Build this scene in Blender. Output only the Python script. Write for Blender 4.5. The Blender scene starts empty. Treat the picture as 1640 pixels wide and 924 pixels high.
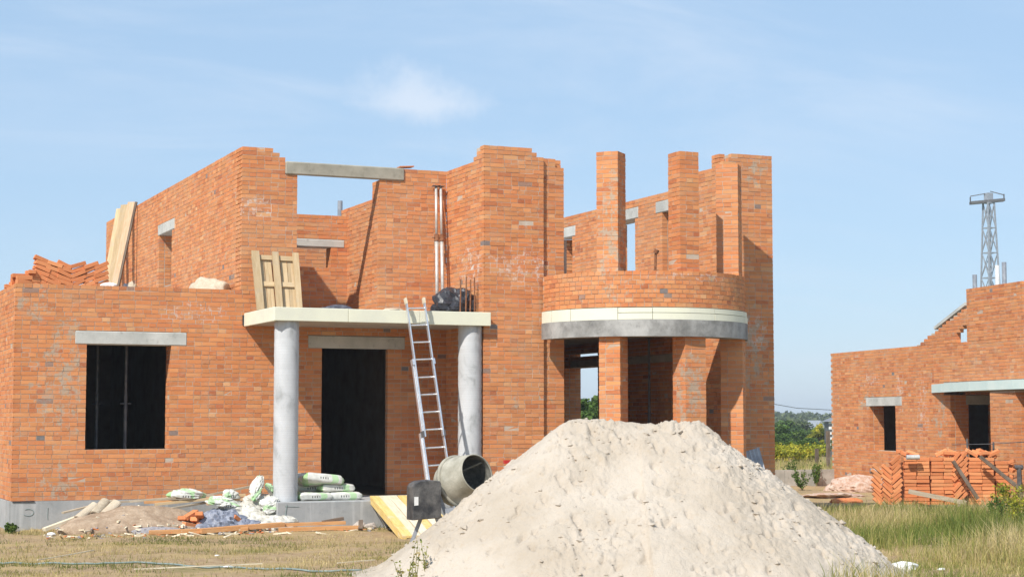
import bpy, math, random
import numpy as np
from mathutils import Vector, Matrix

random.seed(7)
RNG = np.random.default_rng(7)
SC = bpy.context.scene
COL = SC.collection
R = math.radians

# ------------------------------------------------------------------ camera, sky, sun, exposure
FPX, CX, CY, YH = 2800.0, 820.0, 462.0, 672.0        # focal length in px of a 1640 px wide frame, horizon row
TH = math.atan(1210 / FPX)                            # the facade recedes to the right by this angle
PITCH = math.atan((YH - CY) / FPX)
CAM = Vector((-3.83, -29.2, 1.75))
FWD = Vector((math.sin(TH) * math.cos(PITCH), math.cos(TH) * math.cos(PITCH), math.sin(PITCH)))
RGT = Vector((math.cos(TH), -math.sin(TH), 0))
UPV = RGT.cross(FWD)
cam = bpy.data.cameras.new('camera')
cam.sensor_width = 36
cam.lens = 36 * FPX / 1640
cam.clip_end = 5000
co = bpy.data.objects.new('camera', cam)
COL.objects.link(co)
co.matrix_world = Matrix(((RGT.x, UPV.x, -FWD.x, CAM.x), (RGT.y, UPV.y, -FWD.y, CAM.y),
                          (RGT.z, UPV.z, -FWD.z, CAM.z), (0, 0, 0, 1)))
SC.camera = co

SUN = Vector((-1.35, -1.0, 1.72)).normalized()        # towards the sun
SUN_EL = math.asin(SUN.z)
SUN_ROT = math.atan2(SUN.x, SUN.y)

world = bpy.data.worlds.new('World')
SC.world = world
world.use_nodes = True
wt = world.node_tree
for n in list(wt.nodes):
    wt.nodes.remove(n)


class NT:
    """small helper to wire nodes"""
    def __init__(s, tree):
        s.t = tree

    def n(s, typ, **kw):
        nd = s.t.nodes.new(typ)
        for k, v in kw.items():
            if k.startswith('i_'):
                key = k[2:]
                key = int(key) if key.isdigit() else key.replace('_', ' ')
                s.set(nd.inputs[key], v)
            else:
                setattr(nd, k, v)
        return nd

    def set(s, sock, v):
        if hasattr(v, 'is_output') or isinstance(v, bpy.types.NodeSocket):
            s.t.links.new(v, sock)
        elif isinstance(v, bpy.types.Node):
            s.t.links.new(v.outputs[0], sock)
        else:
            if isinstance(v, (tuple, list)) and len(v) == 3 and sock.type == 'RGBA':
                v = (*v, 1)
            sock.default_value = v

    def math(s, op, a, b=None, c=None, clamp=False):
        nd = s.t.nodes.new('ShaderNodeMath')
        nd.operation = op
        nd.use_clamp = clamp
        s.set(nd.inputs[0], a)
        if b is not None:
            s.set(nd.inputs[1], b)
        if c is not None:
            s.set(nd.inputs[2], c)
        return nd.outputs[0]

    def vmath(s, op, a, b=None, out=0):
        nd = s.t.nodes.new('ShaderNodeVectorMath')
        nd.operation = op
        s.set(nd.inputs[0], a)
        if b is not None:
            s.set(nd.inputs[1], b)
        return nd.outputs[out]

    def mix(s, f, a, b, blend='MIX'):
        nd = s.t.nodes.new('ShaderNodeMix')
        nd.data_type = 'RGBA'
        nd.blend_type = blend
        s.set(nd.inputs[0], f)
        s.set(nd.inputs[6], a)
        s.set(nd.inputs[7], b)
        return nd.outputs[2]

    def ramp(s, f, stops, interp='LINEAR'):
        nd = s.t.nodes.new('ShaderNodeValToRGB')
        nd.color_ramp.interpolation = interp
        el = nd.color_ramp.elements
        while len(el) > 1:
            el.remove(el[-1])
        for i, (p, c) in enumerate(stops):
            e = el[0] if i == 0 else el.new(p)
            e.position = p
            if isinstance(c, (int, float)):
                c = (c, c, c)
            e.color = (*c, 1)
        s.set(nd.inputs[0], f)
        return nd.outputs[0]

    def noise(s, vec, scale, detail=3, rough=0.55, out=0, dist=0.0):
        nd = s.t.nodes.new('ShaderNodeTexNoise')
        nd.inputs['Scale'].default_value = scale
        nd.inputs['Detail'].default_value = detail
        nd.inputs['Roughness'].default_value = rough
        nd.inputs['Distortion'].default_value = dist
        if vec is not None:
            s.set(nd.inputs['Vector'], vec)
        return nd.outputs[out]

    def range(s, v, a, b, c=0.0, d=1.0, smooth=True):
        nd = s.t.nodes.new('ShaderNodeMapRange')
        nd.interpolation_type = 'SMOOTHSTEP' if smooth else 'LINEAR'
        nd.clamp = True if not smooth else nd.clamp
        s.set(nd.inputs[0], v)
        for i, q in enumerate((a, b, c, d)):
            nd.inputs[i + 1].default_value = q
        return nd.outputs[0]

    def mapping(s, vec, loc=(0, 0, 0), rot=(0, 0, 0), scale=(1, 1, 1)):
        nd = s.t.nodes.new('ShaderNodeMapping')
        s.set(nd.inputs[0], vec)
        nd.inputs[1].default_value = loc
        nd.inputs[2].default_value = rot
        nd.inputs[3].default_value = scale
        return nd.outputs[0]


w = NT(wt)
sky = w.n('ShaderNodeTexSky', sky_type='NISHITA', sun_disc=False, sun_elevation=SUN_EL, sun_rotation=SUN_ROT,
          altitude=100, air_density=1.0, dust_density=0.2, ozone_density=1.5)
tc = w.n('ShaderNodeTexCoord')
dirv = tc.outputs['Generated']
# high thin cloud: noise on a plane overhead, seen in perspective, the same all round the sky
sx = w.n('ShaderNodeSeparateXYZ', i_0=dirv)
dz = w.math('ADD', w.math('MAXIMUM', sx.outputs[2], 0.0), 0.22)
cl = w.n('ShaderNodeCombineXYZ', i_0=w.math('DIVIDE', sx.outputs[0], dz), i_1=w.math('DIVIDE', sx.outputs[1], dz), i_2=0.3)
n1 = w.noise(w.mapping(cl, rot=(0, 0, 0.5), scale=(1.0, 2.0, 1)), 1.5, 6, 0.62, dist=0.5)
n2 = w.noise(cl, 0.7, 2, 0.5)
veil = w.math('MULTIPLY', w.range(n1, 0.42, 0.80), w.range(n2, 0.30, 0.70))
# one small puffy cloud above the house
d0 = (RGT * ((668 - CX) / FPX) + UPV * ((CY - 168) / FPX) + FWD).normalized()
off = w.vmath('SUBTRACT', dirv, tuple(d0))
px = w.vmath('DOT_PRODUCT', off, tuple(RGT), out=1)
py = w.vmath('DOT_PRODUCT', off, tuple(UPV), out=1)
nz = w.noise(dirv, 26, 6, 0.62)
nz2 = w.noise(dirv, 90, 4, 0.6)
pyb = w.math('MAXIMUM', py, w.math('MULTIPLY', py, -2.2))
rad = w.math('ADD', w.math('MULTIPLY', w.math('ABSOLUTE', w.math('SUBTRACT', px, w.math('MULTIPLY', py, -0.25))), 0.46), w.math('MULTIPLY', pyb, 0.85))
rad = w.math('ADD', rad, w.math('MULTIPLY', w.math('SUBTRACT', nz, 0.5), 0.045))
rad = w.math('ADD', rad, w.math('MULTIPLY', w.math('SUBTRACT', nz2, 0.5), 0.016))
puff = w.range(rad, -0.002, 0.033, 1.0, 0.0)
cloudiness = w.math('MAXIMUM', w.math('MULTIPLY', veil, 0.72), w.math('MULTIPLY', puff, 0.75), clamp=True)
base = w.mix(0.66, sky.outputs[0], (3.7, 5.4, 7.5))
skycol = w.mix(cloudiness, base, (6.2, 6.9, 7.9))
bg = w.n('ShaderNodeBackground', i_Color=skycol, i_Strength=0.10)
w.n('ShaderNodeOutputWorld', i_Surface=bg)

sun = bpy.data.lights.new('sun', 'SUN')
sun.energy = 4.25
sun.angle = R(0.8)
sun.color = (1.0, 0.95, 0.87)
so = bpy.data.objects.new('sun', sun)
COL.objects.link(so)
so.rotation_euler = (-SUN).to_track_quat('-Z', 'Y').to_euler()
so.location = (-20, -20, 30)

SC.view_settings.view_transform = 'Standard'
SC.view_settings.look = 'None'
SC.view_settings.exposure = 0.36
SC.view_settings.gamma = 1
SC.view_settings.use_curve_mapping = False
SC.render.engine = 'CYCLES'
SC.cycles.max_bounces = 6
SC.cycles.transparent_max_bounces = 8
SC.cycles.use_denoising = True

# ------------------------------------------------------------------ measuring helpers


def ray(u, v):
    return FWD * FPX + RGT * (u - CX) + UPV * (CY - v)


def onY(u, v, Y):
    d = ray(u, v)
    return CAM + d * ((Y - CAM.y) / d.y)


def onX(u, v, X):
    d = ray(u, v)
    return CAM + d * ((X - CAM.x) / d.x)


def onZ(u, v, Z):
    d = ray(u, v)
    return CAM + d * ((Z - CAM.z) / d.z)


def atd(u, v, depth):
    return CAM + ray(u, v) * (depth / FPX)


def proj(p):
    q = Vector(p) - CAM
    w_ = q.dot(FWD)
    return CX + FPX * q.dot(RGT) / w_, CY - FPX * q.dot(UPV) / w_, w_


# ------------------------------------------------------------------ noise in numpy (value noise, vectorised)
_H = np.random.default_rng(3).random(65536).astype(np.float32)


def _hash(ix, iy, iz):
    return _H[((ix * 73856093) ^ (iy * 19349663) ^ (iz * 83492791)) & 65535]


def vnoise(x, y, z=None):
    x = np.asarray(x, float); y = np.asarray(y, float)
    z = np.zeros_like(x) if z is None else np.asarray(z, float)
    ix, iy, iz = (np.floor(a).astype(np.int64) for a in (x, y, z))
    fx, fy, fz = x - ix, y - iy, z - iz
    fx, fy, fz = (f * f * (3 - 2 * f) for f in (fx, fy, fz))
    r = 0
    for a in (0, 1):
        for b in (0, 1):
            for c in (0, 1):
                r = r + _hash(ix + a, iy + b, iz + c) * (fx if a else 1 - fx) * (fy if b else 1 - fy) * (fz if c else 1 - fz)
    return r


def fbm(x, y, z=None, o=4, lac=2.03, gain=0.5):
    r, amp, tot = 0, 1.0, 0
    for i in range(o):
        r = r + amp * vnoise(x * lac ** i + 17.3 * i, y * lac ** i - 9.1 * i, None if z is None else z * lac ** i + 5.7 * i)
        tot += amp
        amp *= gain
    return r / tot


# ------------------------------------------------------------------ object helpers
def link(o, parent=None):
    COL.objects.link(o)
    if parent is not None:
        o.parent = parent
    return o


def mesh_obj(name, verts, faces, mat, parent=None, smooth=False, loc=None, rot=None):
    me = bpy.data.meshes.new(name)
    if isinstance(verts, np.ndarray):
        verts = verts.tolist()
    if isinstance(faces, np.ndarray):
        faces = faces.tolist()
    me.from_pydata(verts, [], faces)
    if smooth:
        me.shade_smooth()
    if mat is not None:
        me.materials.append(mat)
    o = bpy.data.objects.new(name, me)
    link(o, parent)
    if loc is not None:
        o.location = loc
    if rot is not None:
        o.rotation_euler = rot
    return o


def fast_mesh(name, verts, quads, mat, attr=None, k=4, smooth=False):
    """big mesh from arrays; quads (n,k); attr (n,3) stored per face as colour 'bc'"""
    me = bpy.data.meshes.new(name)
    verts = np.asarray(verts, np.float32)
    quads = np.asarray(quads, np.int32)
    me.vertices.add(len(verts))
    me.vertices.foreach_set('co', verts.ravel())
    n = len(quads)
    me.loops.add(n * k)
    me.loops.foreach_set('vertex_index', quads.ravel())
    me.polygons.add(n)
    me.polygons.foreach_set('loop_start', np.arange(0, n * k, k, dtype=np.int32))
    me.polygons.foreach_set('loop_total', np.full(n, k, np.int32))
    if attr is not None:
        a = me.attributes.new('bc', 'FLOAT_COLOR', 'FACE')
        c = np.ones((n, 4), np.float32)
        c[:, :3] = attr
        a.data.foreach_set('color', c.ravel())
    me.update(calc_edges=True)
    if smooth:
        me.shade_smooth()
    else:
        me.shade_flat()
    if mat is not None:
        me.materials.append(mat)
    return me


def tag(o, label=None, cat=None, group=None, kind=None):
    if label:
        o['label'] = label
    if cat:
        o['category'] = cat
    if group:
        o['group'] = group
    if kind:
        o['kind'] = kind
    return o


def empty(name, loc=(0, 0, 0), rot=(0, 0, 0), parent=None):
    o = bpy.data.objects.new(name, None)
    o.empty_display_size = 0.2
    link(o, parent)
    o.location = loc
    o.rotation_euler = rot
    return o


BOXF = [(0, 3, 2, 1), (4, 5, 6, 7), (0, 1, 5, 4), (1, 2, 6, 5), (2, 3, 7, 6), (3, 0, 4, 7)]


class MB:
    """collects simple shapes into one mesh"""
    def __init__(s):
        s.v = []
        s.f = []

    def add(s, v, f):
        b = len(s.v)
        s.v += [tuple(p) for p in v]
        s.f += [tuple(b + i for i in q) for q in f]
        return s

    def box(s, x0, x1, y0, y1, z0, z1, jit=0.0):
        v = [(x0, y0, z0), (x1, y0, z0), (x1, y1, z0), (x0, y1, z0), (x0, y0, z1), (x1, y0, z1), (x1, y1, z1), (x0, y1, z1)]
        if jit:
            v = [tuple(c + random.uniform(-jit, jit) for c in p) for p in v]
        return s.add(v, BOXF)

    def bevbox(s, x0, x1, y0, y1, z0, z1, b=0.01):
        """box with chamfered edges"""
        xs, ys, zs = (x0, x1), (y0, y1), (z0, z1)
        v = []
        idx = {}
        for i in (0, 1):
            for j in (0, 1):
                for k in (0, 1):
                    sx_, sy_, sz_ = (1 if i == 0 else -1), (1 if j == 0 else -1), (1 if k == 0 else -1)
                    for ax in range(3):
                        p = [xs[i], ys[j], zs[k]]
                        if ax != 0: p[0] += sx_ * b
                        if ax != 1: p[1] += sy_ * b
                        if ax != 2: p[2] += sz_ * b
                        idx[(i, j, k, ax)] = len(v)
                        v.append(tuple(p))
        f = []
        I = idx
        f.append([I[(0, 0, 0, 0)], I[(0, 0, 1, 0)], I[(0, 1, 1, 0)], I[(0, 1, 0, 0)]])
        f.append([I[(1, 0, 0, 0)], I[(1, 1, 0, 0)], I[(1, 1, 1, 0)], I[(1, 0, 1, 0)]])
        f.append([I[(0, 0, 0, 1)], I[(1, 0, 0, 1)], I[(1, 0, 1, 1)], I[(0, 0, 1, 1)]])
        f.append([I[(0, 1, 0, 1)], I[(0, 1, 1, 1)], I[(1, 1, 1, 1)], I[(1, 1, 0, 1)]])
        f.append([I[(0, 0, 0, 2)], I[(0, 1, 0, 2)], I[(1, 1, 0, 2)], I[(1, 0, 0, 2)]])
        f.append([I[(0, 0, 1, 2)], I[(1, 0, 1, 2)], I[(1, 1, 1, 2)], I[(0, 1, 1, 2)]])
        for j in (0, 1):
            for k in (0, 1):
                f.append([I[(0, j, k, 1)], I[(1, j, k, 1)], I[(1, j, k, 2)], I[(0, j, k, 2)]])
        for i in (0, 1):
            for k in (0, 1):
                f.append([I[(i, 0, k, 0)], I[(i, 1, k, 0)], I[(i, 1, k, 2)], I[(i, 0, k, 2)]])
        for i in (0, 1):
            for j in (0, 1):
                f.append([I[(i, j, 0, 0)], I[(i, j, 1, 0)], I[(i, j, 1, 1)], I[(i, j, 0, 1)]])
        for i in (0, 1):
            for j in (0, 1):
                for k in (0, 1):
                    f.append([I[(i, j, k, 0)], I[(i, j, k, 1)], I[(i, j, k, 2)]])
        return s.add(v, f)

    def bar(s, a, b, wx, wy, up=(0, 0, 1), jit=0.0):
        a, b = Vector(a), Vector(b)
        d = (b - a).normalized()
        u = Vector(up)
        if abs(d.dot(u)) > 0.98:
            u = Vector((0, 1, 0))
        x = d.cross(u).normalized()
        y = x.cross(d).normalized()
        v = []
        for p in (a, b):
            for (i, j) in ((-1, -1), (1, -1), (1, 1), (-1, 1)):
                q = p + x * (i * wx / 2) + y * (j * wy / 2)
                if jit:
                    q += Vector([random.uniform(-jit, jit) for _ in range(3)])
                v.append(q)
        return s.add(v, BOXF)

    def tube(s, pts, r, n=10, cap=True):
        pts = [Vector(p) for p in pts]
        rr = r if isinstance(r, (list, tuple)) else [r] * len(pts)
        rings = []
        ref = Vector((0, 0, 1))
        for i, p in enumerate(pts):
            d = (pts[min(i + 1, len(pts) - 1)] - pts[max(i - 1, 0)]).normalized()
            u = ref if abs(d.dot(ref)) < 0.95 else Vector((0, 1, 0))
            x = d.cross(u).normalized()
            y = d.cross(x)
            rings.append([p + (x * math.cos(2 * math.pi * k / n) + y * math.sin(2 * math.pi * k / n)) * rr[i] for k in range(n)])
        v = [q for rg in rings for q in rg]
        f = []
        for i in range(len(pts) - 1):
            for k in range(n):
                f.append((i * n + k, i * n + (k + 1) % n, (i + 1) * n + (k + 1) % n, (i + 1) * n + k))
        if cap:
            f.append(tuple(range(n))[::-1])
            f.append(tuple((len(pts) - 1) * n + k for k in range(n)))
        return s.add(v, f)

    def lathe(s, prof, n=40, mtx=None):
        v = []
        for (r, z) in prof:
            for k in range(n):
                a = 2 * math.pi * k / n
                p = Vector((r * math.cos(a), r * math.sin(a), z))
                v.append(mtx @ p if mtx else p)
        f = []
        for i in range(len(prof) - 1):
            for k in range(n):
                f.append((i * n + k, i * n + (k + 1) % n, (i + 1) * n + (k + 1) % n, (i + 1) * n + k))
        return s.add(v, f)

    def build(s, name, mat, parent=None, smooth=False, loc=None, rot=None):
        return mesh_obj(name, s.v, s.f, mat, parent, smooth, loc, rot)


# ------------------------------------------------------------------ materials
def new_mat(name):
    m = bpy.data.materials.new(name)
    m.use_nodes = True
    t = m.node_tree
    for n in list(t.nodes):
        t.nodes.remove(n)
    return m, NT(t)


def finish(k, color, rough=0.9, bump=None, bstr=0.4, bdist=0.01, metal=0.0, spec=0.3, alpha=None, trans=None):
    b = k.n('ShaderNodeBsdfPrincipled')
    k.set(b.inputs['Base Color'], color)
    k.set(b.inputs['Roughness'], rough)
    b.inputs['Metallic'].default_value = metal
    b.inputs['Specular IOR Level'].default_value = spec
    if alpha is not None:
        k.set(b.inputs['Alpha'], alpha)
    if trans is not None:
        k.set(b.inputs['Transmission Weight'], trans)
    if bump is not None:
        bp = k.n('ShaderNodeBump', i_Height=bump, i_Strength=bstr, i_Distance=bdist)
        k.set(b.inputs['Normal'], bp.outputs[0])
    k.n('ShaderNodeOutputMaterial', i_Surface=b.outputs[0])


def plain(name, c1, c2, scale=6, rough=0.85, bstr=0.3, bdist=0.01, metal=0.0, spec=0.3, stretch=(1, 1, 1), coords='Object', fine=40):
    m, k = new_mat(name)
    t = k.n('ShaderNodeTexCoord')
    v = k.mapping(t.outputs[coords], scale=stretch)
    a = k.noise(v, scale, 5, 0.6)
    f = k.noise(v, fine, 3, 0.6)
    col = k.mix(k.range(a, 0.3, 0.7), c1, c2)
    col = k.mix(k.range(f, 0.35, 0.75, 0.0, 0.35), col, tuple(x * 0.6 for x in c1))
    finish(k, col, rough, k.math('ADD', a, k.math('MULTIPLY', f, 0.5)), bstr, bdist, metal, spec)
    return m


def blob_mask(k, pos, spots):
    """sum of soft ellipsoids in world space: spots of (centre, radii)"""
    r = None
    for c, rad in spots:
        d = k.vmath('SUBTRACT', pos, c)
        d = k.vmath('DIVIDE', d, rad)
        ln = k.vmath('LENGTH', d, out=1)
        g = k.range(ln, 0.35, 1.0, 1.0, 0.0)
        r = g if r is None else k.math('MAXIMUM', r, g)
    return r


# places where mortar was smeared over the bricks, and where lime has bloomed white (wear with a place of its own)
SMEAR = [((0.75, 0, 2.35), (0.55, 0.6, 1.3)), ((0.85, 0, 3.2), (0.35, 0.6, 0.35)), ((0.7, 0, 0.75), (0.45, 0.5, 0.45)), ((0.3, 0, 3.6), (0.5, 0.5, 0.35)), ((4.6, 0, 2.8), (0.35, 0.6, 0.6)),
         ((12.5, -2.2, 2.9), (0.5, 0.5, 1.2)), ((12.6, -2.2, 6.2), (0.35, 0.5, 0.35)), ((9.2, -3.4, 4.9), (0.5, 0.5, 1.7)), ((10.4, -3.8, 2.2), (0.4, 0.5, 1.0)),
         ((11.9, -2.4, 5.2), (0.4, 0.5, 1.0)), ((22.3, 8.4, 2.2), (0.5, 0.8, 0.35)), ((21.7, 4.6, 1.8), (0.5, 0.5, 1.0))]
BLOOM = [((7.5, -1.2, 4.4), (0.3, 0.9, 0.7)), ((8.2, -1.77, 4.35), (1.0, 0.3, 0.55)), ((3.95, 0, 5.4), (0.6, 0.3, 0.35)), ((2.9, 0, 3.55), (0.9, 0.3, 0.28)),
         ((12.6, -2.2, 3.3), (0.4, 0.3, 0.6)), ((21.9, 5.4, 2.0), (0.5, 0.45, 1.4)), ((22.0, 6.6, 2.5), (0.4, 0.35, 0.8)), ((22.35, 8.3, 2.75), (0.4, 1.0, 0.3)), ((10.4, -3.9, 4.1), (1.6, 0.6, 0.12))]


def brick_material(name, loose=False):
    m, k = new_mat(name)
    at = k.n('ShaderNodeAttribute', attribute_name='bc')
    sp = k.n('ShaderNodeSeparateColor', i_0=at.outputs['Color'])
    pos = k.n('ShaderNodeNewGeometry').outputs['Position']
    if loose:
        oi = k.n('ShaderNodeObjectInfo')
        r = oi.outputs['Random']
        g = k.math('FRACT', k.math('MULTIPLY', r, 17.31))
    else:
        r, g = sp.outputs[0], sp.outputs[1]
    if loose:
        col = k.ramp(r, [(0.0, (0.56, 0.175, 0.058)), (0.5, (0.64, 0.215, 0.074)), (1.0, (0.70, 0.28, 0.105))])
    else:
        col = k.ramp(r, [(0.0, (0.42, 0.115, 0.043)), (0.25, (0.56, 0.175, 0.056)), (0.55, (0.61, 0.215, 0.068)), (0.85, (0.64, 0.262, 0.092)), (1.0, (0.67, 0.34, 0.15))])
    hv = k.n('ShaderNodeHueSaturation', i_Color=col, i_Value=k.range(g, 0, 1, 0.84, 1.10, False), i_Saturation=0.97)
    col = hv.outputs[0]
    n1 = k.noise(pos, 22, 4, 0.65)
    n2 = k.noise(pos, 140, 3, 0.6)
    col = k.mix(k.range(n1, 0.35, 0.75, 0.0, 0.22), col, (0.64, 0.34, 0.17))
    col = k.mix(k.range(n2, 0.52, 0.80, 0.0, 0.45), col, (0.30, 0.10, 0.06))
    if not loose:
        big = k.noise(pos, 0.55, 3, 0.55)
        col = k.mix(k.range(big, 0.42, 0.70, 0.0, 0.26), col, (0.58, 0.34, 0.18))
        dust = k.noise(k.mapping(pos, scale=(1, 1, 2.2)), 2.6, 5, 0.7)
        col = k.mix(k.range(dust, 0.48, 0.74, 0.0, 0.50), col, (0.53, 0.35, 0.22))
        # mortar smeared over some faces
        sm = k.noise(pos, 5.5, 5, 0.70)
        zone = k.math('MAXIMUM', blob_mask(k, pos, SMEAR), 0.0)
        thr = k.math('ADD', sm, k.math('MULTIPLY', zone, 0.14))
        f1 = k.range(thr, 0.60, 0.72, 0.0, 0.80)
        col = k.mix(f1, col, k.mix(n1, (0.34, 0.28, 0.205), (0.48, 0.41, 0.32)))
        bl = k.math('ADD', k.noise(pos, 9, 5, 0.75), k.math('MULTIPLY', blob_mask(k, pos, BLOOM), 0.16))
        col = k.mix(k.range(bl, 0.66, 0.80, 0.0, 0.75), col, (0.66, 0.55, 0.48))
        # a few bricks painted dark grey in place of shaded putlog holes
        col = k.mix(sp.outputs[2], col, k.mix(n1, (0.13, 0.12, 0.12), (0.26, 0.24, 0.23)))
    h = k.math('ADD', k.math('MULTIPLY', n1, 0.6), n2)
    finish(k, col, 0.92, h, 0.35, 0.006, spec=0.2)
    return m


def mortar_material():
    m, k = new_mat('mortar')
    pos = k.n('ShaderNodeNewGeometry').outputs['Position']
    a = k.noise(pos, 3.0, 5, 0.65)
    f = k.noise(pos, 60, 3, 0.6)
    col = k.ramp(a, [(0.25, (0.40, 0.28, 0.20)), (0.55, (0.51, 0.41, 0.32)), (0.8, (0.56, 0.50, 0.43))])
    z = k.math('ADD', k.math('MULTIPLY', k.noise(pos, 4, 3, 0.6), 0.6), k.math('MULTIPLY', blob_mask(k, pos, BLOOM), 0.7))
    col = k.mix(k.range(z, 0.45, 0.95), col, (0.62, 0.54, 0.47))
    finish(k, col, 0.95, f, 0.4, 0.006, spec=0.15)
    return m


M = {}
M['brick'] = brick_material('brick')
M['loose'] = brick_material('loose_brick', True)
M['mortar'] = mortar_material()


def concrete_material(name, c1, c2, streak=0.0, stain=0.5):
    m, k = new_mat(name)
    pos = k.n('ShaderNodeNewGeometry').outputs['Position']
    a = k.noise(pos, 1.8, 6, 0.65)
    b = k.noise(pos, 9, 4, 0.6)
    f = k.noise(pos, 90, 3, 0.6)
    st = k.noise(k.mapping(pos, scale=(9, 9, 0.5)), 1.0, 4, 0.6)
    col = k.mix(k.range(a, 0.3, 0.72), c1, c2)
    col = k.mix(k.range(b, 0.55, 0.75, 0, stain), col, tuple(x * 0.55 for x in c1))
    if streak:
        col = k.mix(k.range(st, 0.52, 0.70, 0, streak), col, tuple(min(1, x * 1.5) for x in c2))
    col = k.mix(k.range(f, 0.6, 0.8, 0, 0.5), col, tuple(x * 0.5 for x in c1))
    finish(k, col, 0.9, k.math('ADD', b, f), 0.3, 0.008, spec=0.25)
    return m


M['concrete'] = concrete_material('concrete', (0.34, 0.33, 0.29), (0.52, 0.50, 0.45))
M['lintel'] = concrete_material('lintel_concrete', (0.40, 0.40, 0.37), (0.58, 0.57, 0.53))
M['beam'] = concrete_material('beam_concrete', (0.27, 0.25, 0.20), (0.40, 0.37, 0.30))
M['baybeam'] = concrete_material('bay_concrete', (0.17, 0.165, 0.155), (0.44, 0.43, 0.41), stain=0.45)
M['plinth'] = concrete_material('plinth_concrete', (0.30, 0.31, 0.31), (0.40, 0.40, 0.395), streak=0.35, stain=0.25)
M['slab'] = concrete_material('slab_concrete', (0.40, 0.37, 0.33), (0.52, 0.48, 0.43))


def foam_material(name, c, c2):
    m, k = new_mat(name)
    pos = k.n('ShaderNodeNewGeometry').outputs['Position']
    a = k.noise(pos, 2.2, 4, 0.6)
    f = k.noise(pos, 30, 4, 0.65)
    col = k.mix(k.range(a, 0.35, 0.7), c, c2)
    col = k.mix(k.range(f, 0.60, 0.82, 0, 0.35), col, (0.45, 0.42, 0.34))
    finish(k, col, 0.8, f, 0.15, 0.004, spec=0.25)
    return m


M['foam'] = foam_material('foam', (0.74, 0.73, 0.58), (0.68, 0.67, 0.55))
M['foam_mint'] = foam_material('mint_foam', (0.58, 0.70, 0.67), (0.65, 0.74, 0.70))


def column_material():
    m, k = new_mat('column_concrete')
    pos = k.n('ShaderNodeNewGeometry').outputs['Position']
    sz = k.n('ShaderNodeSeparateXYZ', i_0=pos)
    a = k.noise(k.mapping(pos, scale=(2.0, 2.0, 1.1)), 1.6, 6, 0.65, dist=0.6)
    ring = k.n('ShaderNodeTexNoise', noise_dimensions='1D', i_W=k.math('MULTIPLY', sz.outputs[2], 16.0))
    ring.inputs['Detail'].default_value = 4
    f = k.noise(pos, 70, 3, 0.6)
    col = k.ramp(a, [(0.32, (0.30, 0.31, 0.31)), (0.48, (0.50, 0.51, 0.52)), (0.75, (0.60, 0.61, 0.625))])
    col = k.mix(k.range(ring.outputs[0], 0.42, 0.62, 0.0, 0.30), col, (0.40, 0.40, 0.41))
    col = k.mix(k.range(f, 0.62, 0.8, 0, 0.4), col, (0.3, 0.3, 0.3))
    finish(k, col, 0.8, k.math('ADD', ring.outputs[0], k.math('MULTIPLY', f, 0.3)), 0.3, 0.01, spec=0.3)
    return m


M['column'] = column_material()


def wood_material(name, c1, c2, c3):
    m, k = new_mat(name)
    t = k.n('ShaderNodeTexCoord')
    oi = k.n('ShaderNodeObjectInfo')
    v = k.vmath('ADD', t.outputs['Object'], k.vmath('MULTIPLY', oi.outputs['Location'], (1.7, 3.1, 2.3)))
    g = k.noise(k.mapping(v, scale=(14, 14, 1.6)), 2.0, 5, 0.6, dist=0.4)
    a = k.noise(v, 3.0, 4, 0.6)
    f = k.noise(v, 60, 3, 0.6)
    col = k.mix(k.range(g, 0.3, 0.7), c1, c2)
    col = k.mix(k.range(a, 0.5, 0.75, 0, 0.5), col, c3)
    hv = k.n('ShaderNodeHueSaturation', i_Color=col, i_Value=k.range(oi.outputs['Random'], 0, 1, 0.82, 1.1, False))
    finish(k, hv.outputs[0], 0.8, k.math('ADD', g, k.math('MULTIPLY', f, 0.4)), 0.3, 0.006, spec=0.25)
    return m


M['wood'] = wood_material('pale_wood', (0.46, 0.33, 0.18), (0.57, 0.43, 0.26), (0.40, 0.35, 0.28))
M['wood_yellow'] = wood_material('yellow_wood', (0.62, 0.42, 0.13), (0.72, 0.54, 0.22), (0.66, 0.60, 0.50))
M['wood_pink'] = wood_material('pinkish_wood', (0.52, 0.33, 0.19), (0.64, 0.45, 0.30), (0.50, 0.38, 0.28))
M['wood_red'] = wood_material('orange_wood', (0.52, 0.24, 0.09), (0.66, 0.36, 0.16), (0.56, 0.38, 0.22))
M['wood_grey'] = wood_material('weathered_wood', (0.38, 0.31, 0.22), (0.52, 0.44, 0.33), (0.30, 0.26, 0.21))
M['wood_dark'] = wood_material('dark_wood', (0.10, 0.07, 0.05), (0.20, 0.15, 0.11), (0.26, 0.22, 0.18))
M['wood_cream'] = wood_material('cream_wood', (0.66, 0.56, 0.40), (0.76, 0.68, 0.52), (0.55, 0.45, 0.30))
M['alu'] = plain('aluminium', (0.74, 0.74, 0.75), (0.86, 0.86, 0.87), 8, 0.35, 0.1, 0.003, 0.75, 0.5)
M['steel'] = plain('galvanised_steel', (0.50, 0.49, 0.47), (0.66, 0.64, 0.60), 12, 0.5, 0.15, 0.004, 0.35, 0.5)
M['rust'] = plain('rusty_steel', (0.22, 0.09, 0.045), (0.34, 0.16, 0.08), 18, 0.8, 0.3, 0.005, 0.2, 0.3)
M['darksteel'] = plain('dark_steel', (0.10, 0.10, 0.11), (0.20, 0.19, 0.18), 10, 0.6, 0.2, 0.004, 0.4, 0.4)
M['greysteel'] = plain('grey_steel', (0.30, 0.32, 0.36), (0.45, 0.47, 0.50), 6, 0.5, 0.2, 0.004, 0.3, 0.4)
M['blackplastic'] = plain('dusty_black_plastic', (0.025, 0.025, 0.028), (0.16, 0.15, 0.14), 4.5, 0.55, 0.2, 0.004, 0.0, 0.4)
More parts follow.
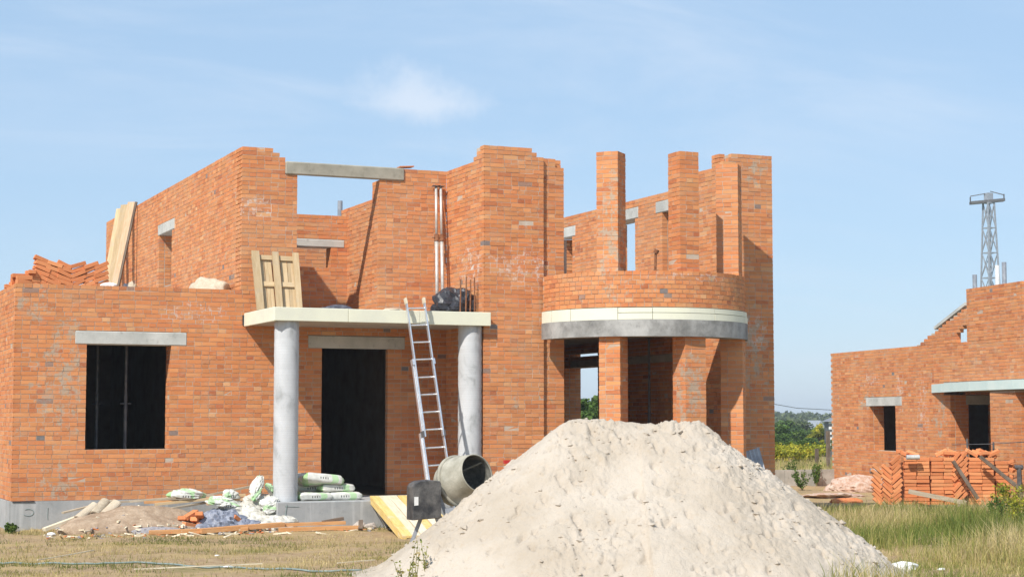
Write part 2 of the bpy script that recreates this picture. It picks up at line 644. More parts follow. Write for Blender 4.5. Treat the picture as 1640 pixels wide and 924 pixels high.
M['drum'] = plain('cement_coated_drum', (0.30, 0.28, 0.22), (0.48, 0.45, 0.37), 5, 0.75, 0.4, 0.008, 0.1, 0.35)
M['druminside'] = plain('cement_crusted_inside', (0.10, 0.10, 0.085), (0.24, 0.23, 0.20), 7, 0.9, 0.5, 0.01)
M['tarp'] = plain('black_tarpaulin', (0.020, 0.020, 0.024), (0.05, 0.05, 0.06), 6, 0.38, 0.4, 0.02, 0, 0.5)
M['greytarp'] = plain('grey_tarpaulin', (0.16, 0.18, 0.24), (0.32, 0.34, 0.40), 8, 0.5, 0.5, 0.02, 0, 0.45)
M['cloth'] = plain('dark_grey_cloth', (0.06, 0.065, 0.085), (0.13, 0.13, 0.16), 9, 0.8, 0.4, 0.01)
M['film'] = plain('dusty_plastic_film', (0.50, 0.47, 0.40), (0.68, 0.66, 0.60), 7, 0.45, 0.5, 0.02, 0, 0.5)
M['whitepaper'] = plain('white_paper', (0.72, 0.71, 0.68), (0.80, 0.79, 0.77), 5, 0.8, 0.2, 0.01)
M['soil'] = plain('dry_soil', (0.30, 0.21, 0.14), (0.46, 0.35, 0.25), 6, 0.95, 0.8, 0.03, fine=30)
M['rubble'] = plain('brick_rubble', (0.46, 0.27, 0.18), (0.62, 0.50, 0.42), 9, 0.95, 0.7, 0.03, fine=30)
M['dark_floor'] = plain('low_bounce_floor', (0.10, 0.08, 0.06), (0.16, 0.13, 0.10), 6, 0.95, 0.4)  # unseen floors, made dark so less sunlight bounces inside the rooms
M['stone'] = plain('rubble_stone', (0.42, 0.36, 0.31), (0.58, 0.52, 0.47), 8, 0.9, 0.6, 0.02)
M['asphalt'] = plain('grey_gravel', (0.27, 0.25, 0.26), (0.40, 0.38, 0.39), 20, 0.95, 0.6, 0.02)
M['creammortar'] = plain('cream_sand', (0.50, 0.41, 0.30), (0.60, 0.51, 0.39), 9, 0.95, 0.7, 0.02)
M['hose'] = plain('grey_green_hose', (0.16, 0.21, 0.20), (0.26, 0.31, 0.29), 8, 0.6, 0.1)
M['rope'] = plain('pale_rope', (0.62, 0.58, 0.48), (0.72, 0.68, 0.58), 20, 0.9, 0.2)
M['redplastic'] = plain('red_plastic', (0.5, 0.03, 0.025), (0.55, 0.05, 0.04), 6, 0.5, 0.1)
M['whitepaint'] = plain('white_paint', (0.74, 0.74, 0.72), (0.80, 0.80, 0.78), 6, 0.6, 0.1)
M['roofdark'] = plain('dark_roofing', (0.16, 0.17, 0.19), (0.24, 0.25, 0.27), 6, 0.8, 0.2)
M['bark'] = plain('bark', (0.10, 0.075, 0.05), (0.18, 0.14, 0.10), 8, 0.95, 0.7, 0.03)


def sand_material():
    m, k = new_mat('sand')
    pos = k.n('ShaderNodeNewGeometry').outputs['Position']
    a = k.noise(pos, 0.9, 5, 0.6)
    b = k.noise(pos, 14, 5, 0.68)
    f = k.noise(pos, 130, 3, 0.65)
    col = k.mix(k.range(a, 0.35, 0.65), (0.455, 0.385, 0.305), (0.54, 0.47, 0.39))
    col = k.mix(k.range(b, 0.55, 0.78, 0, 0.55), col, (0.42, 0.32, 0.21))
    col = k.mix(k.range(f, 0.60, 0.85, 0, 0.4), col, (0.34, 0.27, 0.19))
    g2_ = k.noise(pos, 42, 4, 0.7)
    finish(k, col, 0.97, k.math('ADD', k.math('ADD', b, g2_), k.math('MULTIPLY', f, 0.3)), 0.7, 0.022, spec=0.1)
    return m


M['sand'] = sand_material()


def ground_material():
    m, k = new_mat('ground')
    pos = k.n('ShaderNodeNewGeometry').outputs['Position']
    a = k.noise(k.mapping(pos, scale=(0.5, 1.0, 1)), 0.9, 6, 0.65)
    b = k.noise(pos, 7, 5, 0.68)
    f = k.noise(pos, 60, 4, 0.65)
    soil = k.mix(k.range(b, 0.3, 0.7), (0.31, 0.205, 0.115), (0.43, 0.315, 0.19))
    soil = k.mix(k.range(f, 0.55, 0.8, 0, 0.5), soil, (0.22, 0.15, 0.09))
    dry = k.mix(k.range(f, 0.3, 0.7), (0.34, 0.235, 0.11), (0.48, 0.355, 0.185))
    grn = k.mix(k.range(f, 0.3, 0.7), (0.07, 0.10, 0.02), (0.20, 0.21, 0.06))
    col = k.mix(k.range(a, 0.44, 0.58), soil, dry)
    col = k.mix(k.range(k.noise(pos, 0.45, 5, 0.6), 0.56, 0.70, 0, 0.6), col, grn)
    far = k.vmath('LENGTH', pos, out=1)
    col = k.mix(k.range(far, 40, 70), col, k.mix(k.range(a, 0.4, 0.6), (0.12, 0.13, 0.035), (0.26, 0.23, 0.09)))
    finish(k, col, 0.97, k.math('ADD', b, f), 0.6, 0.03, spec=0.15)
    return m


M['ground'] = ground_material()


def leaf_material(name, stops, transl=0.25):
    """colours come from a per-face attribute (each blade or leaf its own hue)"""
    m, k = new_mat(name)
    at = k.n('ShaderNodeAttribute', attribute_name='bc')
    sp = k.n('ShaderNodeSeparateColor', i_0=at.outputs['Color'])
    col = k.ramp(sp.outputs[0], stops)
    hv = k.n('ShaderNodeHueSaturation', i_Color=col, i_Value=k.range(sp.outputs[1], 0, 1, 0.7, 1.25, False))
    d = k.n('ShaderNodeBsdfPrincipled')
    k.set(d.inputs['Base Color'], hv.outputs[0])
    d.inputs['Roughness'].default_value = 0.7
    d.inputs['Specular IOR Level'].default_value = 0.2
    tr = k.n('ShaderNodeBsdfTranslucent')
    k.set(tr.inputs[0], hv.outputs[0])
    mx = k.n('ShaderNodeMixShader')
    mx.inputs[0].default_value = transl
    k.set(mx.inputs[1], d.outputs[0])
    k.set(mx.inputs[2], tr.outputs[0])
    k.n('ShaderNodeOutputMaterial', i_Surface=mx.outputs[0])
    return m


M['grass'] = leaf_material('grass', [(0.0, (0.10, 0.13, 0.025)), (0.35, (0.20, 0.21, 0.05)), (0.6, (0.38, 0.31, 0.12)), (1.0, (0.54, 0.43, 0.22))])
M['tallgrass'] = leaf_material('tall_grass', [(0.0, (0.12, 0.17, 0.03)), (0.4, (0.27, 0.28, 0.07)), (0.7, (0.44, 0.36, 0.14)), (1.0, (0.56, 0.45, 0.24))])
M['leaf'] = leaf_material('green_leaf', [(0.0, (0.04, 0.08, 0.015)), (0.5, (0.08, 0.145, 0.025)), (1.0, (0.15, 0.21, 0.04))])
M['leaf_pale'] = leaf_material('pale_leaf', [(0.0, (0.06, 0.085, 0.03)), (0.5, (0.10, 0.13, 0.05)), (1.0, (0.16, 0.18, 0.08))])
M['leaf_yellow'] = leaf_material('yellow_leaf', [(0.0, (0.12, 0.16, 0.02)), (0.5, (0.32, 0.32, 0.03)), (1.0, (0.55, 0.46, 0.05))])


def bag_material():
    m, k = new_mat('cement_bag_paper')
    t = k.n('ShaderNodeTexCoord')
    v = t.outputs['Object']
    s = k.n('ShaderNodeSeparateXYZ', i_0=v)
    x, y, z = s.outputs[0], s.outputs[1], s.outputs[2]
    n = k.noise(v, 9, 4, 0.6)
    base_ = k.mix(k.range(n, 0.35, 0.7), (0.66, 0.66, 0.61), (0.52, 0.51, 0.46))
    # green printed ends and a slanting green stripe
    e = k.math('ADD', k.math('ABSOLUTE', x), k.math('MULTIPLY', y, 0.45))
    g = k.math('MULTIPLY', k.range(e, 0.20, 0.205), k.range(e, 0.31, 0.315, 1.0, 0.0))
    col = k.mix(k.math('MULTIPLY', g, k.range(n, 0.3, 0.7, 0.95, 0.35)), base_, (0.25, 0.46, 0.16))
    st = k.math('ADD', y, k.math('MULTIPLY', x, 0.5))
    g2 = k.math('MULTIPLY', k.range(st, -0.155, -0.15), k.range(st, -0.10, -0.095, 1.0, 0.0))
    col = k.mix(k.math('MULTIPLY', g2, 0.7), col, (0.34, 0.58, 0.26))
    # short dark printed marks on the side
    w1 = k.range(k.math('SINE', k.math('MULTIPLY', x, 150.0)), 0.1, 0.3)
    box = k.math('MULTIPLY', k.range(k.math('ABSOLUTE', k.math('SUBTRACT', x, -0.02)), 0.075, 0.08, 1.0, 0.0), k.range(k.math('ABSOLUTE', k.math('ADD', z, 0.0)), 0.016, 0.018, 1.0, 0.0))
    col = k.mix(k.math('MULTIPLY', k.math('MULTIPLY', box, w1), 0.85), col, (0.05, 0.05, 0.05))
    finish(k, col, 0.7, n, 0.25, 0.01, spec=0.3)
    return m


M['bag'] = bag_material()

# ================================================================== ground
def axis(lo, hi, dense_lo, dense_hi, step):
    a = np.arange(dense_lo, dense_hi, step)
    out, s = [], step
    x = dense_hi
    while x < hi:
        out.append(x); s *= 1.35; x += s
    out.append(hi)
    o2, s, x = [], step, dense_lo - step
    while x > lo:
        o2.append(x); s *= 1.35; x -= s
    o2.append(lo)
    return np.array(o2[::-1] + a.tolist() + out)


gx = axis(-900, 2200, -9, 26, 0.12)
gy = axis(-60, 2600, -16, 12, 0.12)
GX, GY = np.meshgrid(gx, gy, indexing='ij')


def ground_z(x, y):
    x = np.asarray(x, float); y = np.asarray(y, float)
    r = np.hypot(x - 5, y + 2)
    fade = np.clip(1 - (r - 25) / 30, 0, 1)
    return ((fbm(x * 0.7, y * 0.7, o=3) - 0.5) * 0.10 + (fbm(x * 5, y * 5, o=3) - 0.5) * 0.045) * fade - 0.01


GZ = ground_z(GX, GY)
# the land falls away gently into a valley behind the plots
GZ = GZ - np.clip((GY * 0.9 + GX * 0.42 - 55) / 120, 0, 1) ** 1.3 * 5.0
nx, ny = len(gx), len(gy)
idx = np.arange(nx * ny).reshape(nx, ny)
q = np.stack([idx[:-1, :-1], idx[1:, :-1], idx[1:, 1:], idx[:-1, 1:]], -1).reshape(-1, 4)
g = bpy.data.objects.new('ground', fast_mesh('ground', np.stack([GX, GY, GZ], -1).reshape(-1, 3), q, M['ground'], smooth=True))
link(g)
tag(g, kind='structure')

# ================================================================== brickwork
COURSE = 0.075
RECESS = 0.0045


class Brickwork:
    """collects the bricks and the mortar cores of one house"""
    def __init__(s, z0):
        s.b = []          # corner arrays (8,3)
        s.c = []          # colours
        s.full = []       # (index, origin, dir, length) of plain stretchers that may become single objects
        s.core = MB()
        s.zbase = z0

    def brick(s, P, d, n, s0, s1, za, zb, depth=0.11, single=False):
        """P base point (x,y), d direction, n outward normal"""
        pr = random.gauss(0, 0.0016)
        j = 0.0022
        out = []
        for (a, z, o) in ((s0, za, pr), (s1, za, pr), (s1, za, -depth), (s0, za, -depth), (s0, zb, pr), (s1, zb, pr), (s1, zb, -depth), (s0, zb, -depth)):
            if o == pr:
                a += random.uniform(-j, j); z += random.uniform(-j, j); oo = o + random.uniform(-0.0012, 0.0012)
            else:
                oo = o
            out.append((P[0] + d[0] * a + n[0] * oo, P[1] + d[1] * a + n[1] * oo, z))
        r = random.random()
        dark = 1.0 if random.random() < 0.004 else 0.0
        if single and not dark:
            s.full.append((len(s.b), P, d, n, s0, s1, za, zb))
        s.b.append(out)
        s.c.append((min(1, max(0, random.gauss(0.52, 0.20))), random.random(), dark * random.uniform(0.6, 1)))

    def face(s, A, B, z0, z1, opens=(), tops=None, ca=0, cb=0, inset0=0.0, single=False, style=0, depth=0.11, zoff=0.0):
        A = Vector(A); B = Vector(B)
        L = (B - A).length
        d = ((B - A) / L)
        n = Vector((d.y, -d.x))
        k = int(round((z0 - s.zbase) / COURSE))
        kz = s.zbase + k * COURSE + zoff
        while kz + COURSE * 0.6 < z1 + 1e-6:
            za, zb = kz + 0.005, kz + COURSE - 0.005
            zm = kz + COURSE / 2
            segs = []
            st = inset0 + (0.119 if (ca and k % 2) else 0.0)
            en = L - (0.119 if cb == 2 else 0.119 if (cb and k % 2 == 0) else 0.0)
            ivs = [(st, en)]
            cut = [(o[0], o[1]) for o in opens if o[2] < zm < o[3]]
            if tops is not None:
                cut += [(t[0], t[1]) for t in tops if t[2] < zm + 0.02]
            for c0, c1 in cut:
                nv = []
                for a, b in ivs:
                    if c1 <= a or c0 >= b:
                        nv.append((a, b))
                    else:
                        if c0 - a > 0.02: nv.append((a, c0))
                        if b - c1 > 0.02: nv.append((c1, b))
                ivs = nv
            head = (k % 3 != 0) if style == 0 else (k % 2 == 0)
            for a, b in ivs:
                x = a
                first = True
                jz = random.uniform(-0.0015, 0.0015)
                while x < b - 0.02:
                    w_ = 0.12 if head else 0.25
                    if first and not head and (k % 2 if not (ca and x < 0.2) else False):
                        w_ = 0.12
                    if not head and not first and random.random() < 0.22:
                        w_ = 0.12
                    if head and random.random() < 0.22:
                        w_ = 0.25
                    e = x + w_ + random.uniform(-0.008, 0.008)
                    if b - e < 0.07:
                        e = b
                        if e - x > 0.30:
                            m_ = (x + e) / 2
                            s.brick(A, d, n, x, m_ - 0.005, za + jz, zb + jz, depth)
                            x = m_ + 0.005
                    s.brick(A, d, n, x, e, za + jz, zb + jz, depth, single and 0.235 < e - x < 0.265)
                    x = e + 0.010
                    first = False
            k += 1
            kz += COURSE

    def wall(s, A, B, z0, z1, t=0.38, opens=(), tops=None, ca=0, cb=0, single=False, style=0, front=True, reveal=True, zcore=None, enda=0, endb=0, back=False):
        """opens: (s0, s1, za, zb, kind) kind 'o' an opening, 'l' a lintel bed; tops: (s0, s1, ztop)"""
        A = Vector(A); B = Vector(B)
        L = (B - A).length
        d = (B - A) / L
        n = Vector((d.y, -d.x))
        if front:
            s.face(A, B, z0, z1, opens, tops, ca, cb, single=single, style=style)
        # mortar core in columns
        zc = z0 if zcore is None else zcore
        CI = 0.022
        cuts = {CI if ca else RECESS if enda else 0.0, L - (CI if cb else RECESS if endb else 0.0)}
        ex = []
        for o in opens:
            e = RECESS if o[4] == 'o' else -0.002
            ex.append((o[0] - e, o[1] + e, o[2] - (RECESS if o[4] == 'o' else 0), o[3]))
            cuts |= {o[0] - e, o[1] + e}
        if tops:
            for t_ in tops:
                cuts |= {t_[0] - RECESS, t_[1] + RECESS}
        lo, hi = (CI if ca else RECESS if enda else 0.0), L - (CI if cb else RECESS if endb else 0.0)
        cs = sorted(c for c in cuts if lo <= c <= hi)
        for a, b in zip(cs[:-1], cs[1:]):
            if b - a < 1e-4:
                continue
            m_ = (a + b) / 2
            top = z1
            if tops:
                for t_ in tops:
                    if t_[0] - RECESS <= m_ <= t_[1] + RECESS:
                        top = min(top, t_[2])
            top -= 0.012
            ivs = [(zc, top)]
            for o in ex:
                if o[0] < m_ < o[1]:
                    nv = []
                    for p, q_ in ivs:
                        if o[3] <= p or o[2] >= q_:
                            nv.append((p, q_))
                        else:
                            if o[2] - p > 0.003: nv.append((p, o[2]))
                            if q_ - o[3] > 0.003: nv.append((o[3], q_))
                    ivs = nv
            for p, q_ in ivs:
                v = []
                for z in (p, q_):
                    for (ss, oo) in ((a, -RECESS), (b, -RECESS), (b, -t), (a, -t)):
                        c = A + d * ss + n * oo
                        v.append((c.x, c.y, z))
                s.core.add(v, BOXF)
        if reveal:
            for o in opens:
                if o[4] != 'o':
                    continue
                zt = min(o[3], z1)
                p1 = A + d * o[1]
                s.face(p1 - n * t, p1 - n * 0.125, o[2], zt)
                p0 = A + d * o[0]
                s.face(p0 - n * 0.125, p0 - n * t, o[2], zt)
        if enda:      # brick the free left end (faces -d)
            s.face(A - n * t, A - n * 0.125, z0, z1, (), None)
        if endb:
            s.face(B - n * 0.125, B - n * t, z0, z1, (), None)
        if back:
            s.face(B - n * t, A - n * t, z0, z1, [(L - o[1], L - o[0], o[2], o[3]) for o in opens], None)

    def pier(s, c, ang, wd, dp, z0, z1, style=1):
        """free-standing pier: c the middle of its front face, ang its rotation about z"""
        t = Vector((math.cos(ang), math.sin(ang)))
        n = Vector((t.y, -t.x))
        c = Vector(c)
        p = [c - t * wd / 2, c + t * wd / 2, c + t * wd / 2 - n * dp, c - t * wd / 2 - n * dp]
        for i in range(4):
            s.face(p[i], p[(i + 1) % 4], z0, z1, (), None, 1, 1, style=style)
        v = []
        e = RECESS
        for z in (z0, z1 - 0.012):
            for q_ in (c - t * (wd / 2 - e) - n * e, c + t * (wd / 2 - e) - n * e, c + t * (wd / 2 - e) - n * (dp - e), c - t * (wd / 2 - e) - n * (dp - e)):
                v.append((q_.x, q_.y, z))
        s.core.add(v, BOXF)

    def finish(s, parent, n_single=300, zmin=0.8):
        # the largest-looking bricks become parts of their own
        sc = []
        for f in s.full:
            i, P, d, n, s0, s1, za, zb = f
            if za < zmin:
                continue
            c = Vector((P[0] + d[0] * (s0 + s1) / 2, P[1] + d[1] * (s0 + s1) / 2, (za + zb) / 2))
            u, v, w_ = proj(c)
            if not (4 < u < 1636 and 0 < v < 920):
                continue
            sc.append((1 / w_, f))
        sc.sort(key=lambda a: -a[0])
        pick = [f for _, f in sc[:n_single]]
        gone = set(f[0] for f in pick)
        # sixteen shared brick meshes
        protos = []
        for _ in range(16):
            v = []
            for (x, y, z) in ((0, 0, 0), (0.25, 0, 0), (0.25, 0.11, 0), (0, 0.11, 0), (0, 0, 0.065), (0.25, 0, 0.065), (0.25, 0.11, 0.065), (0, 0.11, 0.065)):
                j = 0.0022 if y == 0 else 0
                v.append((x + random.uniform(-j, j), y + random.uniform(-j, j) * 0.7, z + random.uniform(-j, j)))
            col_ = (min(1, max(0, random.gauss(0.52, 0.20))), random.random(), 0)
            protos.append(fast_mesh('brick', v, BOXF, M['brick'], np.tile(col_, (6, 1))))
        for f in pick:
            i, P, d, n, s0, s1, za, zb = f
            o = bpy.data.objects.new('brick', random.choice(protos))
            link(o, parent)
            o.location = (P[0] + d[0] * s0, P[1] + d[1] * s0, za)
            o.rotation_euler = (0, 0, math.atan2(d[1], d[0]))
            o.scale = ((s1 - s0) / 0.25, 1, 1)
        keep = [i for i in range(len(s.b)) if i not in gone]
        B_ = np.array([s.b[i] for i in keep], np.float32)
        C_ = np.array([s.c[i] for i in keep], np.float32)
        nb = len(B_)
        bf = np.array(BOXF)
        Q = (np.arange(nb)[:, None, None] * 8 + bf[None]).reshape(-1, 4)
        me = fast_mesh('brickwork', B_.reshape(-1, 3), Q, M['brick'], np.repeat(C_, 6, 0))
        o = bpy.data.objects.new('brickwork', me)
        link(o, parent)
        tag(o, kind='stuff')
        s.core.build('mortar', M['mortar'], parent)
        return nb


# ================================================================== the house under construction
Z0 = 0.44
house = empty('brick_house', (0, 0, 0))
tag(house, 'large roofless two storey orange brick house under construction with porch and curved bay', 'house')
W = Brickwork(Z0)
XU = 3.74           # left face of the upper storey


def zc(k):
    return Z0 + COURSE * k


# front wall of the low wing and of the main block (plane y = 0)
F_OPEN = [(1.16, 2.56, zc(11), zc(34), 'o'), (0.97, 2.82, zc(34), zc(37), 'l'),
          (5.19, 6.40, Z0, zc(34), 'o'), (4.94, 6.72, zc(34), zc(37), 'l'),
          (4.72, 6.23, zc(41), zc(74), 'o'), (4.50, 6.69, zc(74), zc(77), 'l')]
F_TOPS = [(0, XU, zc(47)), (4.28, 4.40, zc(79)), (4.40, 4.50, zc(78)), (4.50, 6.69, zc(77)), (6.69, 7.5, zc(77))]
W.face((0, 0), (7.5, 0), Z0, zc(80), F_OPEN, F_TOPS, ca=1, single=True)
W.wall((0, 0), (4.9, 0), Z0, zc(41), 0.40, opens=F_OPEN[:2], ca=1, front=False)
W.wall((4.9, 0), (7.5, 0), Z0, zc(41), 0.13, opens=[(0.29, 1.50, Z0, zc(34), 'o'), (0.04, 1.82, zc(34), zc(37), 'l')], front=False, reveal=False)
W.wall((0, 0), (7.5, 0), zc(41) - 0.012, zc(80), 0.40, opens=F_OPEN[4:], tops=F_TOPS, ca=1, front=False)
# quoin of the upper corner: the left wall's bricks run to the corner
W.wall((0, 12.4), (0, 0), Z0, zc(47), 0.38, cb=1)
W.wall((XU, 12.7), (XU, 0), zc(42), zc(80), 0.38,
       opens=[(6.0, 7.2, zc(42), zc(68), 'o'), (5.9, 7.42, zc(68), zc(71), 'l')], cb=2, style=0)
# loggia: right side wall, back wall with its window, wall behind
W.wall((6.23, 2.2), (6.23, 0.40), zc(41), zc(70), 0.38)
W.wall((4.1, 1.85), (6.23, 1.85), zc(41), zc(68), 0.30,
       opens=[(0.5, 1.82, zc(55), zc(60), 'o'), (0.4, 2.08, zc(60), zc(62), 'l')], style=1)
W.wall((4.1, 5.2), (8.0, 5.2), zc(41), zc(66), 0.30, style=1)
# projecting mass: left face and front
W.wall((7.5, 0), (7.5, -1.77), Z0, zc(80), 0.38,
       tops=[(0, 1.30, zc(77)), (1.30, 1.44, zc(78)), (1.44, 1.60, zc(79))], cb=1)
W.wall((7.5, -1.77), (8.62, -1.77), Z0, zc(80), 0.38, tops=[(0.90, 0.99, zc(79)), (0.99, 1.12, zc(78))], ca=1, style=0)
W.wall((8.62, -1.70), (9.04, -1.70), Z0, zc(78), 0.42, tops=[(0, 0.26, zc(78)), (0.26, 0.42, zc(76))], style=0, endb=1)
# wall that closes the bay's left side
W.wall((9.04, 3.0), (9.04, -1.28), zc(41), zc(60), 0.25, front=False, reveal=False)
# tower on the right and the long side wall that runs back from it
W.wall((11.95, -2.2), (12.97, -2.2), Z0, zc(81), 0.40, tops=[(0, 0.12, zc(79)), (0.12, 0.18, zc(80))], enda=1, endb=1, style=0)
W.wall((11.95, 4.7), (11.95, -1.80), zc(41), zc(78), 0.38,
       opens=[(0.0, 0.60, zc(41), zc(69), 'o'), (0.0, 0.75, zc(69), zc(72), 'l'),
              (2.40, 3.48, zc(41), zc(70), 'o'), (2.25, 3.62, zc(70), zc(73), 'l'),
              (4.60, 5.0, zc(41), zc(70), 'o'), (4.35, 5.05, zc(70), zc(73), 'l')],
       tops=[(0, 5.6, zc(75))], style=1)
W.wall((11.95, 9.0), (11.95, -1.80), Z0, zc(41), 0.38,
       opens=[(4.5, 6.1, zc(8), zc(32), 'o'), (4.5, 6.1, zc(35), zc(36), 'o')], zcore=0.2)
# bay piers, lower and upper
BC = Vector((10.35, -2.1))


def on_arc(a, r):
    return BC + Vector((math.sin(R(a)), -math.cos(R(a)))) * r


W.pier(on_arc(-45.5, 1.74), R(-45.5), 0.37, 0.40, Z0, 3.12)
W.pier(on_arc(3.0, 1.74), R(3.0), 0.40, 0.40, Z0, 3.12)
W.pier(on_arc(52, 1.78), R(52), 0.38, 0.38, Z0, 3.12)
W.pier(on_arc(-47, 1.70), R(-47), 0.38, 0.38, zc(45), zc(77))
W.pier(on_arc(0.6, 1.70), R(0.6), 0.36, 0.40, zc(45), zc(77))
W.pier(on_arc(50, 1.74), R(50), 0.38, 0.38, zc(45), zc(76))


def arc_bricks(bw, c, r, a0, a1, z0, nz_, header=True):
    """curved wall laid in headers"""
    for i in range(nz_):
        za, zb = z0 + i * COURSE + 0.005, z0 + (i + 1) * COURSE - 0.005
        if i == nz_ - 1:
            zb = za + 0.068
        a = a0 + (0.06 / r if i % 2 else 0)
        while a < a1:
            w_ = 0.12 if random.random() > 0.12 else 0.18
            da = w_ / r
            m_ = a + da / 2
            P = c + Vector((math.sin(m_), -math.cos(m_))) * r
            d = Vector((math.cos(m_), math.sin(m_)))
            n = Vector((d.y, -d.x))
            bw.brick(P, d, n, -w_ / 2, w_ / 2, za + random.uniform(-.002, .002), zb, 0.2)
            a += da + 0.010 / r
    # curved core
    N = 60
    v, f = [], []
    for i in range(N + 1):
        a = a0 + (a1 - a0) * i / N
        dd = Vector((math.sin(a), -math.cos(a)))
        for rr, z in ((r - 0.008, z0), (r - 0.008, z0 + nz_ * COURSE - 0.015), (r - 0.24, z0 + nz_ * COURSE - 0.015), (r - 0.24, z0)):
            p = c + dd * rr
            v.append((p.x, p.y, z))
    for i in range(N):
        for k in range(4):
            f.append((i * 4 + k, (i + 1) * 4 + k, (i + 1) * 4 + (k + 1) % 4, i * 4 + (k + 1) % 4))
    bw.core.add(v, f)


arc_bricks(W, BC, 1.80, R(-98), R(84), 3.60, 8)
nb1 = W.finish(house, 300)

# back and side walls that close the interior (seen only through the openings)
for bx_ in ((0.38, 11.9, 12.0, 12.3, Z0, 3.7), (XU + 0.02, XU + 0.27, 0.42, 11.9, Z0, 3.9), (7.52, 7.86, 0.02, 11.9, Z0, 3.3), (8.9, 9.02, -1.25, 3.8, Z0, 3.3)):
    shell = MB()
    shell.box(*bx_)
    shell.build('partition', M['mortar'], house)
flo = MB()
flo.box(0.02, 12.95, 0.02, 12.2, 0.2, Z0 - 0.004)
flo.build('floor_slab', M['dark_floor'], house)
for bx_ in ((0.39, XU - 0.01, 0.41, 12.0, 3.62, 3.88), (XU + 0.40, 11.93, 0.41, 12.0, 3.31, 3.56), (7.9, 11.93, -1.35, 0.405, 3.31, 3.56)):
    ceil = MB()
    ceil.box(*bx_)
    ceil.build('ceiling_slab', M['slab'], house)
# floor of the balcony inside the curve
N = 48
v = []
for z in (3.395, 3.55):
    for i in range(N + 1):
        a = R(-96) + R(180) * i / N
        p = BC + Vector((math.sin(a), -math.cos(a))) * 1.70
        v.append((p.x, p.y, z))
f = [tuple(range(N + 1))[::-1], tuple(N + 1 + i for i in range(N + 1))]
f += [(i, i + 1, N + 2 + i, N + 1 + i) for i in range(N)] + [(N, 0, N + 1, 2 * N + 1)]
mesh_obj('balcony_floor', v, f, M['slab'], house)

# lintels
def lintel(name, x0, x1, y0, y1, z0, z1, mat, b=0.012):
    m_ = MB()
    m_.bevbox(x0, x1, y0, y1, z0, z1, b)
    return m_.build(name, mat, house)


lintel('lintel', 0.97, 2.82, -0.006, 0.39, zc(34) + 0.002, zc(37) - 0.006, M['lintel'])
lintel('lintel', 4.94, 6.72, -0.006, 0.125, zc(34) + 0.002, zc(37) - 0.006, M['lintel'])
lintel('beam', 4.50, 6.69, -0.035, 0.05, zc(74) + 0.002, zc(77) + 0.005, M['beam'], 0.02)
lintel('lintel', XU - 0.01, XU + 0.37, 5.28, 6.80, zc(68) + 0.002, zc(71) - 0.006, M['lintel'])
lintel('lintel', 4.5, 6.18, 1.84, 2.14, zc(60) + 0.002, zc(62) - 0.006, M['lintel'])
for s0, s1, k0 in ((0.0, 0.75, 69), (2.25, 3.62, 70), (4.35, 5.05, 70)):
    lintel('lintel', 11.94, 12.32, 4.7 - s1, 4.7 - s0, zc(k0) + 0.002, zc(k0 + 3) - 0.006, M['lintel'])
lintel('lintel', 11.94, 12.32, -1.4, 4.2, zc(32) + 0.002, zc(34) - 0.006, M['concrete'])

# plinth
for bx_ in ((-0.03, 3.90, -0.035, 0.3, Z0 - 0.002), (-0.036, -0.001, 0.301, 12.4, Z0 - 0.002), (7.625, 9.1, -1.80, 0.0, Z0 - 0.002), (11.7, 13.0, -2.6, 0.0, Z0 - 0.002)):
    pl = MB()
    pl.box(bx_[0], bx_[1], bx_[2], bx_[3], -0.2, bx_[4])
    pl.build('plinth', M['plinth'], house)
v, f = [], []
for z in (-0.2, Z0 - 0.004):
    for i in range(33):
        a = R(-95) + R(182) * i / 32
        p = BC + Vector((math.sin(a), -math.cos(a))) * 1.92
        v.append((p.x, p.y, z))
f = [tuple(range(33))[::-1], tuple(33 + i for i in range(33))] + [(i, i + 1, 34 + i, 33 + i) for i in range(32)]
mesh_obj('plinth', v, f, M['plinth'], house)
v, f = [], []
for z in (Z0 - 0.003, Z0 + 0.004):
    for i in range(33):
        a = R(-95) + R(182) * i / 32
        p = BC + Vector((math.sin(a), -math.cos(a))) * 1.55
        v.append((p.x, p.y, z))
f = [tuple(range(33))[::-1], tuple(33 + i for i in range(33))] + [(i, i + 1, 34 + i, 33 + i) for i in range(32)]
mesh_obj('bay_floor', v, f, M['dark_floor'], house)  # thin dark floor added to cut bounced sunlight in the bay
pp = MB()
pp.bevbox(3.86, 7.62, -1.97, -0.036, -0.2, Z0, 0.012)
pp.build('porch_base', M['plinth'], house)
# strip of roofing felt curling out above the plinth
fe = MB()
fe.box(0.02, 0.36, -0.05, 0.02, Z0 - 0.012, Z0 + 0.004, 0.004)
fe.build('felt_strip', M['tarp'], house)

